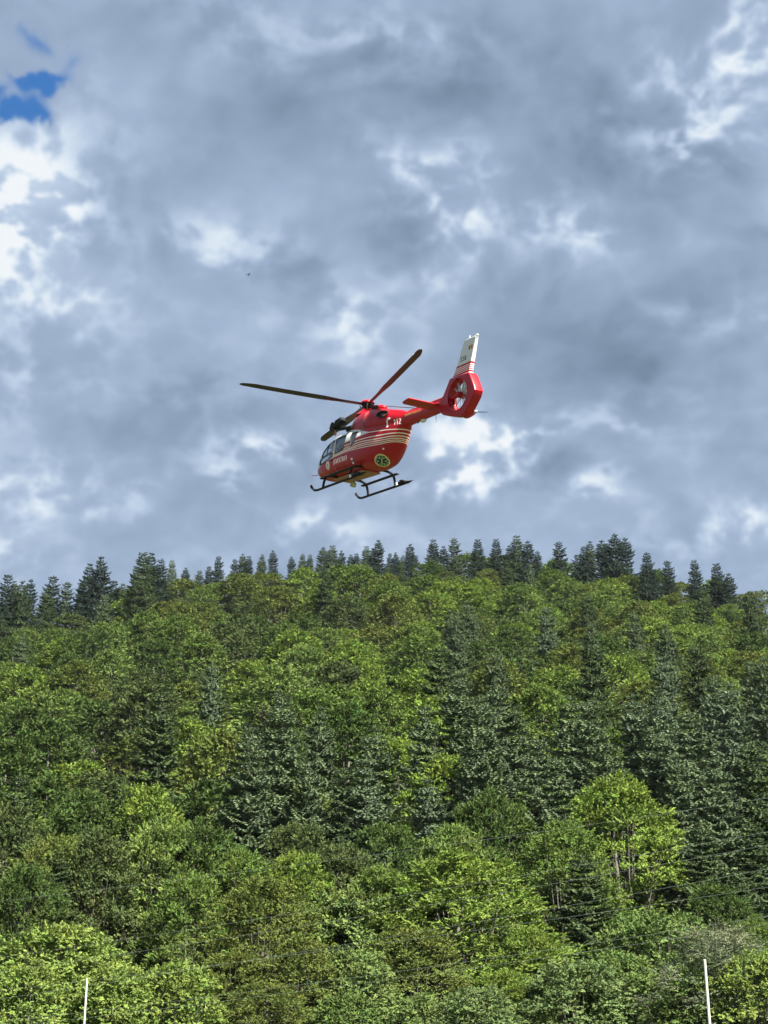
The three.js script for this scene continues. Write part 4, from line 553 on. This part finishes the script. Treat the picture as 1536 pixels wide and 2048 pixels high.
    part('fan_hub', join([new THREE.CylinderGeometry(0.115, 0.12, 0.2, 24).rotateX(Math.PI / 2), new THREE.SphereGeometry(0.112, 20, 12, 0, 6.3, 0, 1.57).rotateX(-Math.PI / 2).scale(1, 1, 0.5).translate(0, 0, -0.1), new THREE.SphereGeometry(0.112, 20, 12, 0, 6.3, 0, 1.57).rotateX(Math.PI / 2).scale(1, 1, 0.5).translate(0, 0, 0.1)]), M.red, fan);
    part('drive_strut', join([bar(V(0.56, -0.02, -0.06), V(0, 0.01, -0.08), 0.062, 0.07, 12), new THREE.SphereGeometry(0.1, 14, 10).translate(-0.01, 0.01, -0.13)]), M.red, fan);
    for (let k = 0; k < 5; k++) part('stator_vane', bar(V(0, 0, 0.07), V(Math.cos(k * 1.257 + 0.7) * 0.56, Math.sin(k * 1.257 + 0.7) * 0.56, 0.07), 0.016, 0.014, 6), M.grey, fan);
    for (const side of [-1, 1]) {
      const st = new THREE.Shape([[-4.62, 0], [-4.66, 1.34], [-4.74, 1.42], [-5.06, 1.42], [-5.1, 1.38], [-5.1, 0]].map(([x, z]) => new THREE.Vector2(x, z)));
      const g3 = new THREE.ExtrudeGeometry(st, { depth: 0.012, bevelEnabled: true, bevelThickness: 0.018, bevelSize: 0.02, bevelSegments: 3 }).rotateX(Math.PI / 2).translate(4.86, 0, 0).rotateZ(-0.16).translate(-4.86, 1.94, 0); if (side < 0) { g3.applyMatrix4(new THREE.Matrix4().makeScale(1, 1, -1)); const ix = g3.attributes.position; for (let i = 0; i < ix.count; i += 3) for (const at of Object.values(g3.attributes)) { const n = at.itemSize, a = at.array; for (let c = 0; c < n; c++) { const q = a[i * n + n + c]; a[i * n + n + c] = a[i * n + 2 * n + c]; a[i * n + 2 * n + c] = q; } } }
      part('horizontal_stabilizer', g3, M.red, heli);
    }
    part('tail_bumper', tube([V(-6.35, 1.3, 0), V(-6.55, 1.17, 0), V(-6.85, 1.16, 0), V(-7.1, 1.22, 0)], 0.022, 14, 6), M.red, heli);
  }
  // main rotor
  {
    const hub = V(-0.12, 3.2, 0), AZ = -79.9 * Math.PI / 180, CONE = 2.1 * Math.PI / 180;
    part('rotor_mast', join([bar(V(-0.12, 2.75, 0), V(-0.12, 3.14, 0), 0.12, 0.09, 18), new THREE.CylinderGeometry(0.2, 0.15, 0.12, 20).translate(-0.12, 3.1, 0), new THREE.CylinderGeometry(0.23, 0.23, 0.09, 24).translate(-0.12, 3.2, 0)]), M.black, heli);
    part('rotor_cap', new THREE.SphereGeometry(0.27, 28, 12, 0, 6.3, 0, Math.PI / 2).scale(1, 0.5, 1).translate(-0.12, 3.25, 0), M.red, heli);
    part('mast_fairing', new THREE.LatheGeometry([[0.46, 2.74], [0.36, 2.84], [0.24, 2.94], [0.17, 3.0]].map(([r, y]) => new THREE.Vector2(r, y)), 24).translate(-0.12, 0, 0), M.red, heli);
    for (let k = 0; k < 4; k++) part('pitch_link', bar(V(-0.12 + 0.2 * Math.cos(AZ + k * 1.571 + 0.5), 2.86, 0.2 * Math.sin(AZ + k * 1.571 + 0.5)), V(-0.12 + 0.3 * Math.cos(AZ + k * 1.571 + 0.4), 3.17, 0.3 * Math.sin(AZ + k * 1.571 + 0.4)), 0.02, 0.02, 6), M.grey, heli);
    // planform along the span: radius, chord, sweep
    const chord = hermite([0.2, 0.5, 1.0, 1.5, 1.9, 4.5, 4.75, 5.02, 5.1], [0.18, 0.2, 0.2, 0.27, 0.33, 0.33, 0.29, 0.2, 0.08]), mid = hermite([0.2, 1.5, 4.6, 5.1], [0, 0, 0, 0.06]), thick = hermite([0.2, 0.6, 1.6, 5.1], [0.06, 0.045, 0.036, 0.02]);
    const span = (r0, r1, n) => {
      const pos = [], idx = [], S = 12;
      for (let i = 0; i <= n; i++) { const r = r0 + (r1 - r0) * i / n, c = chord(r), tw = -0.25 + 0.02 * r; for (let j = 0; j <= S; j++) { const a = j / S * 2 * Math.PI, u = Math.cos(a) * c / 2, v = Math.sin(a) * thick(r) / 2 * (0.65 + 0.35 * Math.cos(a)); pos.push(r, v * Math.cos(tw) + u * Math.sin(tw) + 0.012 * Math.pow(r / 5.1, 2) * 5, mid(r) + u * Math.cos(tw) - v * Math.sin(tw)); } }
      for (let i = 0; i < n; i++) for (let j = 0; j < S; j++) { const a = i * (S + 1) + j; idx.push(a, a + 1, a + S + 1, a + 1, a + S + 2, a + S + 1); }
      const c0 = pos.length / 3; for (const i of [0, n]) { let x = 0, y = 0, z = 0; for (let j = 0; j < S; j++) { const o = (i * (S + 1) + j) * 3; x += pos[o] / S; y += pos[o + 1] / S; z += pos[o + 2] / S; } pos.push(x, y, z); const m = c0 + (i ? 1 : 0); for (let j = 0; j < S; j++) { const a = i * (S + 1) + j; idx.push(m, a, a + 1); } }
      const q = new THREE.BufferGeometry(); q.setAttribute('position', new THREE.Float32BufferAttribute(pos, 3)); q.setIndex(idx); q.computeVertexNormals(); return q;
    };
    M.blade.side = M.cuff.side = THREE.DoubleSide;
    const gMain = span(1.7, 5.1, 40), gCuff = span(0.16, 1.7, 20), gWeight = new RoundedBoxGeometry(0.13, 0.05, 0.035, 2, 0.01).translate(4.55, 0.055, 0.12);
    for (let k = 0; k < 4; k++) {
      const a = AZ + k * Math.PI / 2, d = V(Math.cos(a) * Math.cos(CONE), Math.sin(CONE) - (Math.cos(a) * 0.0866 - Math.sin(a) * 0.0121), Math.sin(a) * Math.cos(CONE)).normalize(), zz = new THREE.Vector3().crossVectors(d, V(0, 1, 0)).normalize(), up = new THREE.Vector3().crossVectors(zz, d);
      const bl = new THREE.Group(); bl.name = 'rotor_blade'; heli.add(bl); bl.applyMatrix4(new THREE.Matrix4().makeBasis(d, up, zz).setPosition(hub));
      part('blade_root', gCuff, M.cuff, bl); part('blade_span', gMain, M.blade, bl); part('balance_weight', gWeight, M.pale, bl);
    }
  }
  // landing gear
  for (const side of [-1, 1]) {
    const z = side * 1.02;
    const sk = part('skid', tube([V(2.22, 0.3, z), V(2.1, 0.17, z), V(1.93, 0.07, z), V(1.72, 0.035, z), V(1.2, 0.035, z), V(0, 0.035, z), V(-1.1, 0.035, z), V(-1.5, 0.04, z)], 0.046, 60, 10), M.skid, heli);
    part('skid_shoe', join([new THREE.ConeGeometry(0.1, 0.5, 4).rotateY(Math.PI / 4).rotateZ(Math.PI / 2).scale(1, 0.5, 1.2).translate(-1.62, 0.05, z), new RoundedBoxGeometry(0.46, 0.09, 0.2, 2, 0.03).translate(-1.12, 0.1, z), new RoundedBoxGeometry(0.2, 0.1, 0.07, 2, 0.02).translate(-1.02, 0.17, z)]), M.skid, sk);
    part('toe_plate', new RoundedBoxGeometry(0.36, 0.025, 0.13, 2, 0.01).rotateZ(0.62).translate(2.05, 0.13, z), M.skid, sk);
    const step = part('step', join([new RoundedBoxGeometry(2.5, 0.055, 0.15, 2, 0.02).translate(0.36, 0.47, side * 0.93), bar(V(1.42, 0.47, side * 0.93), V(1.36, 0.5, side * 0.84), 0.03), bar(V(-0.58, 0.47, side * 0.93), V(-0.55, 0.5, side * 0.84), 0.03)]), M.skid, heli);
    part('leg_clamp', new RoundedBoxGeometry(0.12, 0.13, 0.12, 2, 0.03).translate(-0.72, 0.1, z), M.lamp, sk);
  }
  for (const x of [1.3, -0.62]) part('cross_tube', tube([-1, -0.97, -0.88, -0.68, -0.3, 0.3, 0.68, 0.88, 0.97, 1].map((s, i) => V(x, [0.06, 0.25, 0.47, 0.555, 0.575, 0.575, 0.555, 0.47, 0.25, 0.06][i], s * 1.02)), 0.05, 60, 10), M.skid, heli);
  // roof hoist on the left, light and antennas below
  {
    const h = new THREE.Group(); h.name = 'rescue_hoist'; heli.add(h);
    part('motor_housing', join([new RoundedBoxGeometry(0.5, 0.32, 0.3, 4, 0.1).rotateZ(-0.12).translate(0.74, 2.56, -0.68), new THREE.CylinderGeometry(0.15, 0.15, 0.26, 20).rotateX(Math.PI / 2).translate(1.14, 2.5, -0.68), new THREE.SphereGeometry(0.13, 16, 12).translate(1.3, 2.46, -0.68)]), M.black, h);
    part('boom_arm', join([bar(V(1.28, 2.36, -0.68), V(0.0, 2.24, -0.58), 0.06, 0.07, 8), bar(V(0.35, 2.28, -0.6), V(0.25, 2.1, -0.4), 0.05, 0.05, 8), bar(V(0.05, 2.26, -0.58), V(-0.05, 2.12, -0.42), 0.05, 0.05, 8)]), M.black, h);
    part('hook', join([bar(V(1.08, 2.36, -0.68), V(1.08, 2.2, -0.68), 0.045, 0.05, 10), new THREE.SphereGeometry(0.06, 12, 8).translate(1.08, 2.17, -0.68)]), std(0.35, 0.18, 0.15, 0.6), h);
    const l = new THREE.Group(); l.name = 'landing_light'; heli.add(l);
    part('bracket', join([bar(V(0.85, 0.5, 0.1), V(0.88, 0.36, 0.1), 0.05, 0.04, 8), bar(V(0.6, 0.5, -0.1), V(0.75, 0.38, 0), 0.03, 0.03, 6)]), M.grey, l);
    part('lamp_body', new RoundedBoxGeometry(0.2, 0.2, 0.2, 3, 0.05).rotateZ(0.4).translate(0.93, 0.27, 0.1), std(0.42, 0.42, 0.2, 0.5), l);
    part('cargo_hook', join([new RoundedBoxGeometry(0.26, 0.1, 0.16, 2, 0.03).rotateZ(0.5).translate(0.0, 0.42, -0.35), bar(V(0.05, 0.46, -0.35), V(0.28, 0.4, -0.5), 0.035, 0.03, 8)]), M.pale, heli);
    part('pitot_tube', bar(V(2.75, 0.92, -0.42), V(3.05, 0.93, -0.56), 0.016, 0.012, 6), M.red, heli);
    part('wire_cutter', new RoundedBoxGeometry(0.05, 0.2, 0.03, 2, 0.01).translate(2.6, 1.75, 0), M.black, heli);
  }
}

// ---------- poles and overhead wires at the foot of the hill ----------
{
  const white = std(0.42, 0.43, 0.38, 0.5);
  function pole(x, z, h, r, lx, label) {
    const p = new THREE.Group(); p.name = numbered('slender_pole'); p.position.set(x, ground(x, z), z); scene.add(p); tag(p, label, 'pole', 'slender pale poles at the foot of the hill');
    part('shaft', join([bar(V(0, 0, 0), V(lx * 0.5, h * 0.5, 0), r, r * 0.92, 12), bar(V(lx * 0.5, h * 0.5, 0), V(lx, h, 0), r * 0.92, r * 0.8, 12)]), white, p);
    part('cap', new THREE.SphereGeometry(r * 0.95, 12, 8).scale(1, 0.7, 1).translate(lx, h, 0), white, p);
    part('base_plate', new THREE.CylinderGeometry(r * 2.6, r * 2.8, 0.06, 16).translate(0, 0.03, 0), std(0.3, 0.3, 0.29, 0.7), p);
  }
  pole(9.37, -45.5, 4.72, 0.05, -0.03, 'slender white pole in front of the grey willow on the right');
  pole(-10.3, -54.5, 4.72, 0.042, -0.02, 'slender white pole in front of the light green tree on the left');
  // wires: start and end points with their sag
  const wire = std(0.12, 0.15, 0.12, 0.45, { metalness: 0.3 });
  const W = [
    [[-22.24, 9.0, -74.0], [19.16, 13.33, -66.0], 0.25, 0.006, 'uppermost of the overhead wires, crossing the bright beech'],
    [[-21.94, 6.3, -74.0], [19.01, 11.92, -66.0], 0.25, 0.006, 'second highest overhead wire, seen against the dark firs on the right'],
    [[-21.87, 5.64, -74.0], [18.96, 11.36, -66.0], 0.25, 0.006, 'third highest overhead wire against the dark firs on the right'],
    [[-21.74, 4.42, -74.0], [18.85, 10.35, -66.0], 0.25, 0.006, 'fourth overhead wire from the top, above the thickest one'],
    [[-21.79, 4.92, -74.0], [18.77, 9.5, -66.0], 0.25, 0.006, 'fifth overhead wire from the top, running in front of the young fir'],
    [[-21.64, 3.5, -74.0], [18.64, 8.29, -66.0], 0.25, 0.006, 'sixth overhead wire from the top, just above the lowest'],
    [[-21.61, 3.28, -74.0], [18.61, 7.95, -66.0], 0.25, 0.006, 'lowest of the overhead wires on the right'],
  ];
  W.forEach(([a, b, sag, r, label]) => {
    const A = V(...a), B = V(...b), pts = []; for (let i = 0; i <= 16; i++) { const t = i / 16, p = A.clone().lerp(B, t); p.y -= sag * 4 * t * (1 - t); pts.push(p); }
    const m = part(numbered('overhead_wire'), tube(pts, r, 48, 5), wire, scene); tag(m, label, 'wire', 'overhead wires across the lower slope');
  });
  // the wooden masts that carry them stand outside the frame on either side
  for (const [x, z, h, label] of [[-22.29, -74, 9, 'wooden utility pole carrying wires beyond the left edge'], [18.89, -66, 12.5, 'wooden utility pole carrying wires beyond the right edge']]) {
    const p = new THREE.Group(); p.name = numbered('utility_pole'); p.position.set(x, ground(x, z), z); scene.add(p); tag(p, label, 'pole');
    part('mast', bar(V(0, -0.3, 0), V(0, h, 0), 0.16, 0.11, 12), std(0.12, 0.09, 0.065, 0.9), p);
  }
}

// ---------- a bird far up beside the helicopter ----------
{
  const b = new THREE.Group(); b.name = 'bird'; b.position.set(-11.5, 65.1, -112); b.rotation.y = 0.8; scene.add(b); tag(b, 'tiny dark bird gliding in the clouds left of the helicopter', 'bird');
  const dark = std(0.07, 0.075, 0.085, 0.8);
  part('body', new THREE.SphereGeometry(0.05, 12, 8).scale(2.4, 0.9, 0.9), dark, b); part('tail', new THREE.ConeGeometry(0.05, 0.14, 6).rotateZ(-Math.PI / 2).scale(1, 0.3, 1).translate(-0.16, 0, 0), dark, b);
  for (const s of [-1, 1]) part('wing', new RoundedBoxGeometry(0.1, 0.014, 0.2, 2, 0.006).rotateX(-s * 0.5).translate(0, 0.05, s * 0.12), dark, b);
}
renderer.render(scene, camera);
